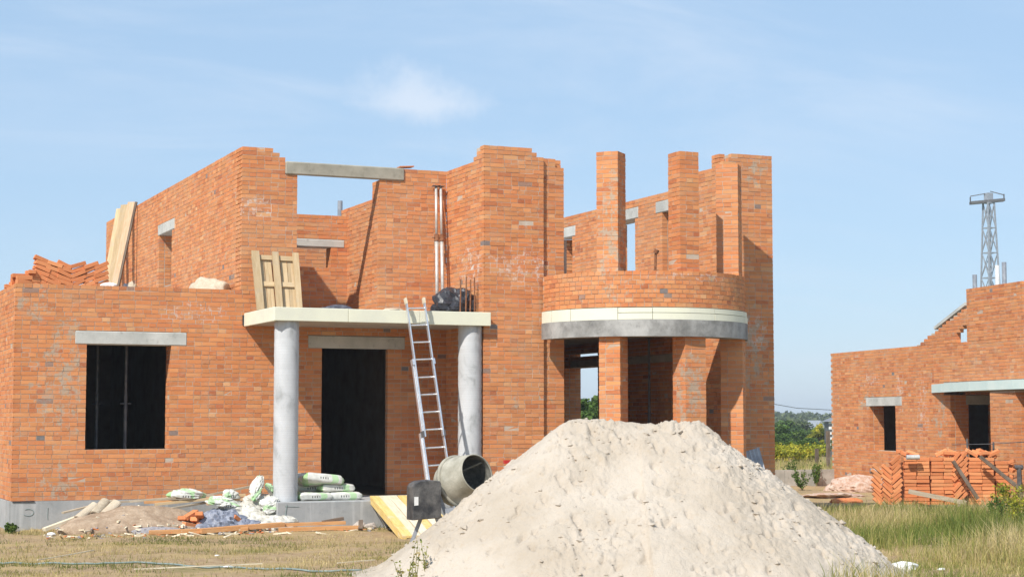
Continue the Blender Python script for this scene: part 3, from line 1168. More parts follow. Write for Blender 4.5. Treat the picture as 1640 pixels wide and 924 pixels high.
# porch roof slab with foam edge, two round concrete columns
sl = MB()
sl.box(3.84, 7.56, -1.86, -0.004, 3.352, 3.548)
proof = sl.build('porch_roof', M['slab'], house)
foam_cuts = [3.80, 5.05, 6.30, 7.58]
for a, b in zip(foam_cuts[:-1], foam_cuts[1:]):
    m_ = MB()
    m_.bevbox(a + 0.003, b - 0.003, -1.905, -1.862, 3.338 + random.uniform(-.006, .006), 3.565 + random.uniform(-.008, .006), 0.006)
    m_.build('foam_edge', M['foam'], proof)
m_ = MB()
m_.bevbox(3.795, 3.838, -1.858, -0.02, 3.335, 3.562, 0.006)
m_.build('foam_edge', M['foam'], proof)
m_ = MB()
m_.box(3.77, 3.80, -0.02, -0.006, 3.36, 3.53)
m_.build('slab_end', M['tarp'], house)
for x in (4.085, 7.30):
    prof = []
    nz_ = 46
    for i in range(nz_ + 1):
        z = Z0 + 0.001 + (3.350 - Z0) * i / nz_
        prof.append((0.200 + 0.0025 * math.sin(i * 2.4) + random.uniform(-0.0015, 0.0015), z))
    m_ = MB()
    m_.lathe(prof, 48, Matrix.Translation((x, -1.64, 0)))
    m_.build('column', M['column'], house, smooth=True)

# bay: concrete ring beam and foam band in panels
def arc_band(name, r0, r1, a0, a1, z0, z1, mat, parent, n=None, wob=0.0):
    n = n or max(3, int((a1 - a0) / R(3)))
    v, f = [], []
    for i in range(n + 1):
        a = a0 + (a1 - a0) * i / n
        dd = Vector((math.sin(a), -math.cos(a)))
        zz0 = z0 + wob * math.sin(i * 1.3 + a0 * 9)
        for rr, z in ((r1, zz0), (r1, z1), (r0, z1), (r0, zz0)):
            p = BC + dd * rr
            v.append((p.x, p.y, z))
    for i in range(n):
        for k in range(4):
            f.append((i * 4 + k, (i + 1) * 4 + k, (i + 1) * 4 + (k + 1) % 4, i * 4 + (k + 1) % 4))
    f.append((0, 3, 2, 1))
    f.append(tuple(n * 4 + k for k in range(4)))
    return mesh_obj(name, v, f, mat, parent)


rbeam = arc_band('ring_beam', 1.50, 1.835, R(-97), R(83), 3.118, 3.392, M['baybeam'], house, 64)
pc = [-97, -84, -68, -40, -22, 14, 46, 68, 84]
for a, b in zip(pc[:-1], pc[1:]):
    for (z0_, z1_, rr) in ((3.394, 3.505, 1.832), (3.507, 3.592, 1.822)):
        if a < -60 and z0_ < 3.5:
            arc_band('foam_panel', 1.60, 1.83, R(a + 0.15), R(b - 0.15), 3.394, 3.590, M['foam'], rbeam)
        elif a >= -60:
            arc_band('foam_panel', 1.60, rr + random.uniform(-.006, .006), R(a + 0.12), R(b - 0.12), z0_ + random.uniform(0, .003), z1_ - random.uniform(0, .006), M['foam'], rbeam)

# steel props that hold up the ceiling inside
def prop(x, y, z0, z1):
    m_ = MB()
    m_.tube([(x, y, z0), (x, y, z0 + (z1 - z0) * 0.55)], 0.032, 10)
    m_.tube([(x, y, z0 + (z1 - z0) * 0.5), (x, y, z1)], 0.025, 10)
    m_.box(x - 0.07, x + 0.07, y - 0.07, y + 0.07, z0, z0 + 0.01)
    m_.box(x - 0.07, x + 0.07, y - 0.07, y + 0.07, z1 - 0.012, z1 - 0.002)
    m_.tube([(x - 0.09, y, z0 + (z1 - z0) * 0.5), (x + 0.09, y, z0 + (z1 - z0) * 0.5)], 0.012, 6)
    return m_.build('steel_prop', M['darksteel'], None)


for (u_, y, lab) in ((155, 1.5, 'leftmost steel prop in the dark behind the square window'), (201, 0.9, 'steel prop standing in the middle of the square window'),
                     (1040, 0.0, 'steel prop standing inside the curved bay')):
    p = onY(u_, 650, y)
    tag(prop(p.x, y, Z0, 3.61 if u_ < 300 else 3.30), lab, 'steel prop', 'steel props inside the house')

# vent pipe behind the loggia
m_ = MB()
p = onX(571, 330, 6.7)
m_.tube([(6.65, 3.6, 3.56), (6.65, 3.6, 6.05)], 0.05, 12)
tag(m_.build('vent_pipe', M['greysteel'], None), 'grey vent pipe sticking up behind the loggia wall', 'pipe')

# ================================================================== the second house
house2 = empty('brick_house', (0, 0, 0))
tag(house2, 'unfinished single storey brick house in the background behind the stacked bricks', 'house')
W2 = Brickwork(0.0)
P0 = Vector((22.71, 10.6))
D2 = Vector((-0.164, -0.9865)).normalized()
N2 = Vector((D2.y, -D2.x))


def h2(s_, p_):
    return P0 + D2 * s_ + N2 * p_


LEN2 = 13.0
W2.wall(h2(0, 0), h2(LEN2, 0), 0.0, 47 * COURSE, 0.40,
        opens=[(2.33, 3.80, 13 * COURSE, 28 * COURSE, 'o'), (2.15, 4.15, 28 * COURSE, 31 * COURSE, 'l'),
               (6.62, 12.2, 0.30, 31 * COURSE, 'o'), (6.3, 12.5, 31 * COURSE, 35 * COURSE, 'l')], ca=1, single=True)
# back wall of the recessed porch with its door
W2.wall(h2(6.62, -0.4), h2(6.62, -3.2), 0.0, 34 * COURSE, 0.28, opens=[(0.06, 0.72, 0.3, 28 * COURSE, 'o'), (0.0, 1.15, 28 * COURSE, 31 * COURSE, 'l')])
W2.wall(h2(6.3, -3.2), h2(12.6, -3.2), 0.0, 34 * COURSE, 0.3,
        opens=[(1.75, 3.0, 0.3, 28 * COURSE, 'o'), (1.3, 3.5, 28 * COURSE, 32 * COURSE, 'l')])
W2.wall(h2(12.3, -3.2), h2(12.3, -0.4), 0.0, 34 * COURSE, 0.3)
# stepped gable and chimney block on top
tops = []
for i in range(13):
    tops.append((5.0 + i * 0.185, 5.0 + (i + 1) * 0.185, 47 * COURSE + (0.60 + i) * 0.8 * COURSE + 0.001))
W2.wall(h2(0, -0.0), h2(LEN2, -0.0), 47 * COURSE, 63 * COURSE, 0.12,
        opens=[(6.96, 7.46, 47 * COURSE, 50 * COURSE, 'o'), (7.10, 7.46, 50 * COURSE, 51 * COURSE, 'o'), (7.26, 7.46, 51 * COURSE, 52 * COURSE, 'o'), (9.9, LEN2, 54 * COURSE, 70 * COURSE, 'o')],
        tops=[(0, 5.0, 47 * COURSE)] + tops + [(7.405, 7.47, 57 * COURSE)], reveal=False)
# piers of the porch
W2.pier(h2(10.15, 0.66), math.atan2(D2.y, D2.x), 1.06, 0.5, 0.0, 31.5 * COURSE, style=0)
W2.pier(h2(13.4, 0.5), math.atan2(D2.y, D2.x), 0.9, 0.5, 0.0, 31.5 * COURSE, style=0)
W2.finish(house2, 300, 0.9)


def slab2(name, pts, z0, z1, mat):
    v = [(p.x, p.y, z) for z in (z0, z1) for p in pts]
    n = len(pts)
    f = [tuple(range(n))[::-1], tuple(n + i for i in range(n))] + [(i, (i + 1) % n, n + (i + 1) % n, n + i) for i in range(n)]
    return mesh_obj(name, v, f, mat, house2)


edge = [(5.72, 0.01), (6.6, 0.22), (7.6, 0.43), (8.6, 0.60), (9.6, 0.70), (10.7, 0.74), (11.8, 0.72), (13.9, 0.70)]
slab2('porch_roof', [h2(a, b - 0.045 if b > .1 else -0.3) for a, b in edge] + [h2(13.9, -1.4), h2(6.7, -1.4), h2(6.7, -0.4)], 2.395, 2.57, M['slab'])
for (a0, b0), (a1, b1) in zip(edge[:-1], edge[1:]):
    slab2('foam_edge', [h2(a0 + 0.004, b0 - 0.04), h2(a0 + 0.004, b0), h2(a1 - 0.004, b1), h2(a1 - 0.004, b1 - 0.04)], 2.385, 2.585, M['foam_mint'])
slab2('lintel', [h2(2.15, 0.006), h2(4.15, 0.006), h2(4.15, -0.38), h2(2.15, -0.38)], 28 * COURSE + .002, 31 * COURSE - .006, M['lintel'])
slab2('lintel', [h2(7.6, -3.194), h2(9.8, -3.194), h2(9.8, -3.48), h2(7.6, -3.48)], 28 * COURSE + .002, 32 * COURSE - .006, M['concrete'])
slab2('lintel', [h2(6.3, -0.008), h2(12.5, -0.008), h2(12.5, -0.38), h2(6.3, -0.38)], 31 * COURSE + .08, 35 * COURSE - .006, M['lintel'])
slab2('floor_slab', [h2(0.1, -0.39), h2(12.9, -0.39), h2(12.9, -8), h2(0.1, -8)], 0.1, 0.3, M['dark_floor'])
slab2('ceiling_slab', [h2(0.1, -0.41), h2(12.9, -0.41), h2(12.9, -8), h2(0.1, -8)], 2.62, 2.85, M['slab'])
slab2('partition', [h2(0.1, -7.6), h2(12.9, -7.6), h2(12.9, -8), h2(0.1, -8)], 0.0, 3.4, M['mortar'])
slab2('partition', [h2(0.02, -0.41), h2(0.38, -0.41), h2(0.38, -7.6), h2(0.02, -7.6)], 0.0, 3.4, M['mortar'])
slab2('partition', [h2(12.62, -0.41), h2(12.9, -0.41), h2(12.9, -7.6), h2(12.62, -7.6)], 0.0, 3.4, M['mortar'])  # unseen right end wall, added to keep daylight out of the rooms
slab2('lintel', [h2(6.626, -0.405), h2(6.626, -1.54), h2(6.345, -1.54), h2(6.345, -0.405)], 28 * COURSE + .002, 31 * COURSE - .006, M['concrete'])
m_ = MB()
ca_, cb_ = h2(5.9, -0.06), h2(7.40, -0.06)
m_.bar((ca_.x, ca_.y, 3.56 + 0.324 * 0.9 + 0.06), (cb_.x, cb_.y, 3.56 + 0.324 * 2.4 + 0.06), 0.14, 0.07, jit=0.01)
m_.build('mortar_cap', M['lintel'], house2)

# metal posts standing on the second house
for i, (u_, v0, v1, mt, lab) in enumerate(((1561, 440, 470, 'greysteel', 'short grey post on the left of the chimney block'),
                                         (1597, 425, 470, 'whitepaint', 'white post beside the lattice mast on the far roof'),
                                         (1608, 420, 470, 'greysteel', 'tall grey post right of the lattice mast on the far roof'))):
    d_ = ray(u_, v1)
    m_ = MB()
    q0 = h2(8.0 + i * 0.6, -0.8)
    pt = atd(u_, v0, 43.0 - i * 0.4)
    m_.tube([(pt.x, pt.y, 2.86), (pt.x, pt.y, pt.z)], 0.055, 10)
    tag(m_.build('roof_post', M[mt], None), lab, 'post', 'posts on the far roof')

# ================================================================== lattice mast far behind
base = atd(1591, 700, 190)
mast = empty('lattice_mast', (base.x, base.y, -2))
tag(mast, 'tall steel lattice mast with a crossbar platform behind the far house', 'mast')
topz = atd(1588, 322, 190).z + 2


def mw(t):
    return 1.25 * (1 - t) + 0.42 * t


for i, (a, b) in enumerate(((-1, -1), (1, -1), (1, 1), (-1, 1))):
    m_ = MB()
    m_.bar((a * mw(0), b * mw(0), 0), (a * mw(1), b * mw(1), topz), 0.15, 0.15)
    m_.build('leg', M['greysteel'], mast)
NB = 10
for j in range(NB):
    t0, t1 = j / NB, (j + 1) / NB
    m_ = MB()
    w0, w1 = mw(t0), mw(t1)
    c0 = [(-w0, -w0), (w0, -w0), (w0, w0), (-w0, w0)]
    c1 = [(-w1, -w1), (w1, -w1), (w1, w1), (-w1, w1)]
    for i in range(4):
        k = (i + 1) % 4
        m_.bar((*c0[i], topz * t0), (*c1[k], topz * t1), 0.07, 0.07)
        m_.bar((*c0[k], topz * t0), (*c1[i], topz * t1), 0.07, 0.07)
        m_.bar((*c1[i], topz * t1), (*c1[k], topz * t1), 0.09, 0.09)
    m_.build('bracing', M['greysteel'], mast)
rx = RGT
m_ = MB()
m_.bar(rx * -2.0 + Vector((0, 0, topz)), rx * 1.7 + Vector((0, 0, topz + 0.35)), 0.9, 0.30)
for t in (-2.0, 1.7):
    p = rx * t + Vector((0, 0, topz + 0.1 + t * 0.09))
    m_.bar(p, p + Vector((0, 0, 0.75)), 0.1, 0.1)
m_.bar(rx * -2.0 + Vector((0, 0, topz + 0.75)), rx * 0 + Vector((0, 0, topz + 1.1)), 0.09, 0.09)
m_.bar(rx * 0.2 + Vector((0, 0, topz + 1.3)), rx * 1.7 + Vector((0, 0, topz + 0.9)), 0.09, 0.09)
m_.build('platform', M['darksteel'], mast)
m_ = MB()
m_.box(-0.35, 0.35, -0.35, 0.35, topz + 0.2, topz + 1.1)
m_.build('equipment_box', M['greysteel'], mast)
# ================================================================== sand pile
sc_ = atd(1020, 672, 20.3)
SX, SY = sc_.x, sc_.y
N = 640
span = 4.4
ax_ = np.linspace(-span, span, N)
AX, AY = np.meshgrid(ax_, ax_, indexing='ij')
# camera-right axis of the pile (its crest is a short ridge lying across the view)
ux, uy = RGT.x, RGT.y
lx = AX * ux + AY * uy
ly = -AX * uy + AY * ux
# distance outside a short crest from (-0.75..0.62)
cx_ = np.clip(lx, -0.74, 0.68)
wob = 1 + 0.10 * (fbm(np.cos(np.arctan2(ly, lx)) * 1.4 + 5, np.sin(np.arctan2(ly, lx)) * 1.4 + 9, o=3) - 0.5) * 2
dist = np.hypot(lx - cx_, ly * 0.98) / wob
hgt = 1.83 - dist * np.where(lx < 0, 0.81, 0.765)
hgt = hgt + 0.035 * np.exp(-((lx - 0.60) / 0.22) ** 2 - (ly / 0.4) ** 2) * 2.0
hgt = np.where(hgt > 1.70, 1.70 + (1 - np.exp(-(hgt - 1.70) / 0.12)) * 0.12, hgt)
hgt = np.where(hgt < 0.16, 0.16 * np.exp((hgt - 0.16) / 0.16), hgt)
wx, wy = AX + SX, AY + SY
amp = np.clip(hgt / 0.25, 0.0, 1)
n_ = (fbm(wx * 1.1, wy * 1.1, o=4) - 0.5) * 0.20
lump = fbm(wx * 12.5 + fbm(wx * 3, wy * 3) * 2.0, wy * 12.5 + fbm(wx * 4 + 9, wy * 4) * 2.0, o=2)
clod = np.clip(lump - 0.50, 0, 1) ** 0.7 * 0.085
mask = np.clip((fbm(wx * 1.6 + 31, wy * 1.6 + 7, o=3) - 0.42) * 5, 0.10, 1)
fine = (fbm(wx * 27, wy * 27, o=2) - 0.5) * 0.036
pits = -np.clip(fbm(wx * 9 + 50, wy * 9, o=2) - 0.66, 0, 1) * 0.28
hgt = hgt + amp * (n_ + clod * mask + fine * (0.35 + mask * 0.7) + pits) - 0.035
q_ = np.arange(N * N).reshape(N, N)
qq = np.stack([q_[:-1, :-1], q_[1:, :-1], q_[1:, 1:], q_[:-1, 1:]], -1).reshape(-1, 4)
keepm = (hgt[:-1, :-1] > -0.03).reshape(-1)
keepm = (hgt.reshape(-1)[qq] > -0.028).any(1)
sp_ = bpy.data.objects.new('sand_pile', fast_mesh('sand_pile', np.stack([AX, AY, hgt], -1).reshape(-1, 3), qq[keepm], M['sand'], smooth=True))
link(sp_)
sp_.location = (SX, SY, 0)
tag(sp_, 'big pile of pale builders sand heaped in front of the house', 'sand pile')


def sand_h(x, y):
    """rough height of the pile, to keep plants off it"""
    a, b = x - SX, y - SY
    l1 = a * ux + b * uy
    l2 = -a * uy + b * ux
    return 1.80 - np.hypot(l1 - np.clip(l1, -0.74, 0.68), l2) * 0.765


# clods lying on the pile (too many and small to count)
vv, ff = [], []
ico = [(0, 0, 1), (0.9, 0, 0.25), (0.28, 0.85, 0.25), (-0.72, 0.53, 0.25), (-0.72, -0.53, 0.25), (0.28, -0.85, 0.25), (0, 0, -0.5)]
icf = [(0, 1, 2), (0, 2, 3), (0, 3, 4), (0, 4, 5), (0, 5, 1), (6, 2, 1), (6, 3, 2), (6, 4, 3), (6, 5, 4), (6, 1, 5)]
cnt = 0
gi = lambda x, y: hgt[int((x + span) / (2 * span) * (N - 1)), int((y + span) / (2 * span) * (N - 1))]
for _ in range(5000):
    a = random.uniform(0, 6.283)
    r_ = 3.1 * math.sqrt(random.random())
    x, y = r_ * math.cos(a) + random.uniform(-.5, .5), r_ * math.sin(a)
    z = gi(x, y)
    if z < 0.03:
        continue
    pm = float(fbm(np.array((x + SX) * 1.6 + 31), np.array((y + SY) * 1.6 + 7), o=3))
    if random.random() > max(0.15, (pm - 0.40) * 6):
        continue
    s_ = min(0.055, 0.006 + random.expovariate(1 / 0.009))
    mm = Matrix.Rotation(random.uniform(0, 6.28), 3, 'Z') @ Matrix.Rotation(random.uniform(-.6, .6), 3, 'X')
    for p in ico:
        p = mm @ Vector(p)
        vv.append((x + p.x * s_ * random.uniform(.7, 1.3), y + p.y * s_ * random.uniform(.7, 1.3), z - s_ * 0.15 + p.z * s_ * 0.8 * random.uniform(.7, 1.3)))
    ff += [tuple(cnt * 7 + i for i in t) for t in icf]
    cnt += 1
cl_ = bpy.data.objects.new('sand_clods', fast_mesh('sand_clods', vv, ff, M['sand'], k=3))
link(cl_, sp_)
tag(cl_, kind='stuff')

# ================================================================== loose bricks in stacks
def loose_proto():
    m_ = MB()
    m_.bevbox(-0.125, 0.125, -0.06, 0.06, -0.0325, 0.0325, 0.004)
    me = bpy.data.meshes.new('loose_brick')
    me.from_pydata(m_.v, [], m_.f)
    me.materials.append(M['loose'])
    return me


LB = loose_proto()


def lay(c, rz, tilt, label, group, roll=0.0):
    o = bpy.data.objects.new('loose_brick', LB)
    link(o)
    # tilt about the stack's depth axis (the long side leans in the stack's face)
    o.matrix_world = Matrix.Translation(c) @ Matrix.Rotation(rz, 4, 'Z') @ Matrix.Rotation(tilt, 4, 'Y') @ Matrix.Rotation(roll, 4, 'X')
    tag(o, label, 'brick', group)
    return o


# stack on the flat roof of the wing: bricks leaning on each other in opposite directions
LAB_A = 'loose orange brick in the leaning stack on the flat roof of the low wing'
GRP_A = 'loose bricks stacked on the low roof'
RZ = 3.90
cntA = 0
for y in (0.60, 0.725):
    # leaning columns: (x left, x right, tilt, crest heights left/right)
    for (x0, x1, tl, h0, h1) in ((0.40, 1.00, 0.36, 0.58, 0.46), (1.00, 1.58, -0.40, 0.44, 0.60)):
        ct, st_ = math.cos(tl), math.sin(tl)
        step = 0.071 / ct
        xm0 = x0 + 0.10
        cols = 3
        for ci in range(cols):
            xc = x0 + 0.10 + ci * 0.19
            tt = (xc - x0) / (x1 - x0)
            hmax = h0 + (h1 - h0) * tt + random.uniform(-0.05, 0.03)
            z = RZ + 0.06
            while z < RZ + hmax - 0.03:
                lay(Vector((xc + random.uniform(-.02, .02), y + random.uniform(-.012, .012), z)), random.uniform(-.06, .06), tl + random.uniform(-.10, .10), LAB_A, GRP_A)
                z += step
                cntA += 1
# low flat part at the left of the stack, on the parapet
for (x, n_, hs) in ((0.17, 0, 5), (0.36, 0, 5)):
    for y in (0.60, 0.74):
        for i in range(hs - (1 if x < 0.2 else 0)):
            lay(Vector((x + random.uniform(-.03, .03), y, RZ + 0.0325 + i * 0.066)), random.choice((0, 1.57, 0.1)) + random.uniform(-.08, .08), 0, LAB_A, GRP_A)
            cntA += 1
for i in range(9):
    lay(Vector((0.14 + random.uniform(-.03, .03), 0.2 + (i % 6) * 0.27, zc(47) + 0.035 + (0.066 if i > 5 else 0))), random.uniform(-.3, .3) + (1.57 if i % 2 else 0), 0, 'loose orange brick left lying along the top of the left wall', 'bricks left on the wall top')

# stack in front of the second house
LAB_B = 'loose orange brick in the stack standing in the grass before the far house'
GRP_B = 'loose bricks stacked in the grass'
SB0 = onZ(1402, 812, 0)
SB1 = onZ(1602, 812, 0)
axb = Vector((SB1.x - SB0.x, SB1.y - SB0.y, 0))
LB_ = axb.length
axb.normalize()
nrm = Vector((axb.y, -axb.x, 0))
rzb = math.atan2(axb.y, axb.x)


def bpos(s_, dpt, z):
    p = Vector((SB0.x, SB0.y, 0)) + axb * s_ - nrm * dpt
    return Vector((p.x, p.y, z))


cntB = 0
# two straight blocks
for (sA, cols, rows, dpts) in ((0.72, 4, 13, (0.06, 0.19)), (2.02, 3, 13, (0.06, 0.19))):
    for r_ in range(rows):
        for c_ in range(cols):
            for dpt in dpts:
                if r_ < rows - 3 and dpt > 0.1:
                    continue
                if sA > 2 and r_ > 11 and c_ == 2:
                    continue
                lay(bpos(sA + c_ * 0.258 + (0.02 if c_ > 1 else 0) + random.uniform(-.014, .014), dpt + random.uniform(-.018, .018), 0.05 + 0.0325 + r_ * 0.0715 * (1.02)), rzb + random.uniform(-.05, .05), random.uniform(-.02, .02), LAB_B, GRP_B)
                cntB += 1
# leaning herringbone end at the left
for c_ in range(3):
    z = 0.10
    tl = 0.75 if c_ != 2 else -0.75
    hm = (0.82, 0.78, 0.95)[c_]
    while z < hm:
        lay(bpos(0.06 + c_ * 0.19 + random.uniform(-.02, .02), 0.06 + random.uniform(-.03, .03), z), rzb + random.uniform(-.1, .1), tl + random.uniform(-.07, .07), LAB_B, GRP_B)
        z += 0.094
        cntB += 1
# leaning bricks between the two blocks
for c_ in range(2):
    z = 0.22
    while z < 1.02:
        lay(bpos(1.66 + c_ * 0.11 + random.uniform(-.02, .02), 0.03 + random.uniform(-.03, .03), z), rzb + random.uniform(-.15, .15), (-0.8) + random.uniform(-.1, .1), LAB_B, GRP_B)
        z += 0.098
        cntB += 1
# tumbled bricks on top and at the right end
for i in range(26):
    s_ = random.choice((random.uniform(0.6, 1.6), random.uniform(1.5, 2.5), random.uniform(2.5, 2.75)))
    z = 1.03 + random.uniform(0, 0.07) if s_ < 2.5 else random.uniform(0.55, 0.95)
    lay(bpos(s_, random.uniform(0.05, 0.25), z), rzb + random.uniform(-.8, .8), random.uniform(-.5, .5), LAB_B, GRP_B, random.uniform(-.3, .3))
    cntB += 1
# a solid core of bricks inside the stack (hidden rows)
m_ = MB()
for (a, b, h_) in ((0.60, 1.60, 0.90), (1.95, 2.62, 0.90)):
    vv = [bpos(a, 0.13, 0.03), bpos(b, 0.13, 0.03), bpos(b, 0.62, 0.03), bpos(a, 0.62, 0.03), bpos(a, 0.13, h_), bpos(b, 0.13, h_), bpos(b, 0.62, h_), bpos(a, 0.62, h_)]
    m_.add(vv, BOXF)
co_ = m_.build('brick_stack_core', M['loose'], None)
tag(co_, 'inner rows of bricks in the stack standing in the grass before the far house', 'brick', kind='stuff')
for a, wh in ((0.1, 'left'), (1.0, 'middle'), (1.9, 'right')):
    m_ = MB()
    m_.bar(bpos(a, 0.0, 0.025), bpos(a + 0.75, 0.02, 0.025), 0.10, 0.05)
    tag(m_.build('stack_bearer', M['wood_grey'], None), wh + ' grey timber bearer under the brick stack in the grass', 'timber', 'bearers under the brick stack')

# ================================================================== things on and around the porch
def plank(name, a, b, wd, th, mat, label=None, cat=None, group=None, up=(0, 0, 1), parent=None, jit=0.002):
    """one board from a to b; its own local z runs along the grain"""
    a, b = Vector(a), Vector(b)
    d = (b - a)
    L = d.length
    d.normalize()
    u = Vector(up)
    x = d.cross(u).normalized()
    y = x.cross(d).normalized()
    m_ = MB()
    n = max(1, int(L / 0.5))
    v, f = [], []
    bow = random.uniform(-0.004, 0.004) * L
    for i in range(n + 1):
        t = i / n
        for (p, q_) in ((-1, -1), (1, -1), (1, 1), (-1, 1)):
            v.append((p * wd / 2 + random.uniform(-jit, jit), q_ * th / 2 + bow * math.sin(math.pi * t), t * L))
    for i in range(n):
        for k in range(4):
            f.append((i * 4 + k, i * 4 + (k + 1) % 4, (i + 1) * 4 + (k + 1) % 4, (i + 1) * 4 + k))
    f += [(3, 2, 1, 0), tuple(n * 4 + k for k in range(4))]
    o = mesh_obj(name, v, f, mat, parent)
    mt = Matrix(((x.x, y.x, d.x, a.x), (x.y, y.y, d.y, a.y), (x.z, y.z, d.z, a.z), (0, 0, 0, 1)))
    o.matrix_world = mt
    if label:
        tag(o, label, cat or 'plank', group)
    return o


# wooden panel leaning on the wall above the porch
pr = empty('leaning_pallet', (0, 0, 0))
tag(pr, 'pale timber pallet panel leaning against the brick wall on the porch roof', 'pallet')
TL, TR_ = Vector((3.90, -0.08, 4.58)), Vector((4.70, -0.08, 4.57))
BL, BR = Vector((3.87, -0.60, 3.55)), Vector((4.63, -0.60, 3.55))
nrm_p = Vector((0, -0.9, 0.43)).normalized()


def pp_(s_, t_, off=0.0):
    return TL.lerp(TR_, s_).lerp(BL.lerp(BR, s_), t_) + nrm_p * off


for s_, wd in ((0.06, 0.13), (0.50, 0.11), (0.95, 0.10)):
    plank('upright', pp_(s_, 1.0, 0.05), pp_(s_, -0.02, 0.05), wd, 0.045, M['wood'], parent=pr, up=nrm_p)
for t_ in (0.06, 0.52):
    plank('rail', pp_(-0.01, t_, 0.0), pp_(1.0, t_, 0.0), 0.09, 0.04, M['wood'], parent=pr, up=nrm_p)
for s_ in (0.14, 0.22, 0.30, 0.38, 0.58, 0.66, 0.73, 0.81, 0.88):
    plank('slat', pp_(s_ + random.uniform(-.012, .012), 1.0, -0.03), pp_(s_ + random.uniform(-.012, .012), 0.04, -0.03), 0.058, 0.02, M['wood'], parent=pr, up=nrm_p)

# two adjustable steel props leaning in the corner above the porch
for i, (x0, x1, lab) in enumerate(((7.16, 7.27, 'left of two tall grey steel props leaning in the upper wall corner'), (7.27, 7.36, 'right of two tall grey steel props leaning in the upper wall corner'))):
    r0 = empty('steel_prop', (x0, -0.45, 3.56))
    tag(r0, lab, 'steel prop', 'steel props leaning in the corner')
    e = Vector((x1 - x0, 0.37, 2.36))
    m_ = MB(); m_.tube([(0, 0, 0), tuple(e * 0.62)], 0.031, 12); m_.build('outer_tube', M['steel'], r0, True)
    m_ = MB(); m_.tube([tuple(e * 0.60), tuple(e)], 0.024, 12); m_.build('inner_tube', M['steel'], r0, True)
    m_ = MB(); m_.tube([tuple(e * 0.575), tuple(e * 0.625)], 0.043, 12); m_.tube([tuple(e * 0.6 + Vector((-0.09, -0.02, 0))), tuple(e * 0.6 + Vector((0.06, -0.02, 0.01)))], 0.010, 6); m_.build('collar', M['rust'], r0)
    m_ = MB(); m_.box(e.x - 0.065, e.x + 0.065, e.y - 0.05, e.y + 0.05, e.z, e.z + 0.012); m_.build('head_plate', M['darksteel'], r0)

# starter bars
for i, (u_, h_) in enumerate(((737, 447), (746, 443), (753, 448), (760, 444))):
    p = onY(u_, 490, -1.58)
    m_ = MB()
    tp = onY(u_ + random.uniform(-1, 1), h_, -1.58)
    m_.tube([(p.x, -1.58, 3.555), ((p.x + tp.x) / 2 + 0.004, -1.58, 3.9), (tp.x, -1.58, tp.z)], 0.013, 6)
    tag(m_.build('starter_bar', M['rust'], None), ('leftmost', 'second', 'third', 'rightmost')[i] + ' of four thin rusty steel bars rising from the porch roof', 'steel bar', 'rusty bars on the porch roof')


def crumple(name, c, size, mat, amp=0.25, freq=4.0, label=None, cat=None, group=None, seg=40, parent=None, flat=0.0, sharp=True, squash=None, seed=0, rz=0.0):
    """a lump of crumpled sheet or soil: ellipsoid displaced by ridged noise, flat underneath"""
    n, m2 = seg, seg // 2
    th = np.linspace(0, 2 * np.pi, n, endpoint=False)
    ph = np.linspace(0, np.pi, m2 + 1)
    T, P = np.meshgrid(th, ph)
    x = np.sin(P) * np.cos(T); y = np.sin(P) * np.sin(T); z = np.cos(P)
    f1 = fbm(x * freq + seed * 3.1 + 40, y * freq + 20 - seed, z * freq + 60, o=4)
    rid = 1 - np.abs(f1 - 0.5) * 4 if sharp else (f1 - 0.5) * 2
    big = (fbm(x * 1.3 + seed * 7 + 11, y * 1.3 + 5, z * 1.3 + 9, o=2) - 0.5)
    r = 1 + amp * rid * 0.6 + big * 0.9 * (1 - flat)
    V = np.stack([x * r * size[0], y * r * size[1], np.maximum(z * r, -0.25) * size[2]], -1)
    V = V.reshape(-1, 3)
    f = []
    for i in range(m2):
        for k in range(n):
            f.append((i * n + k, (i + 1) * n + k, (i + 1) * n + (k + 1) % n, i * n + (k + 1) % n))
    o = mesh_obj(name, V, f, mat, parent, smooth=not sharp)
    o.location = c
    o.rotation_euler = (0, 0, rz)
    if label:
        tag(o, label, cat, group)
    return o


crumple('black_tarpaulin', (7.30, -1.15, 3.68), (0.36, 0.25, 0.27), M['tarp'], 0.5, 2.6, 'crumpled black tarpaulin heaped at the right end of the porch roof', 'tarpaulin', seed=2)
crumple('black_hose_coil', (7.02, -1.1, 3.60), (0.22, 0.20, 0.13), M['tarp'], 0.12, 3, 'low black sheet lying beside the tarpaulin heap on the porch roof', 'tarpaulin', seed=4)
crumple('work_coat', (5.10, -1.2, 3.59), (0.28, 0.16, 0.06), M['cloth'], 0.30, 5, 'dark grey cloth dropped on the porch roof edge', 'cloth', seed=5)
crumple('sand_heap', (6.05, -1.3, 3.57), (0.17, 0.2, 0.06), M['creammortar'], 0.2, 5, 'small heap of mortar near the ladder top on the porch roof', 'mortar heap', seed=6, sharp=False)

# ladder in three sections
lad = empty('extension_ladder', (6.40, -2.82, 0))
tag(lad, 'aluminium extension ladder leaning against the porch roof edge', 'ladder')
LT, LF = Vector((6.165, -1.94, 3.66)), Vector((6.40, -2.82, 0.0))
lv = (LT - LF)
LL = lv.length
lv.normalize()
lside = Vector((1, 0.03, 0)); lside = (lside - lv * lside.dot(lv)).normalized()
lnorm = lside.cross(lv).normalized()       # towards viewer / outwards


def lp(t, sd, off):
    return LF + lv * (t * LL) + lside * sd + lnorm * off - Vector(lad.location)


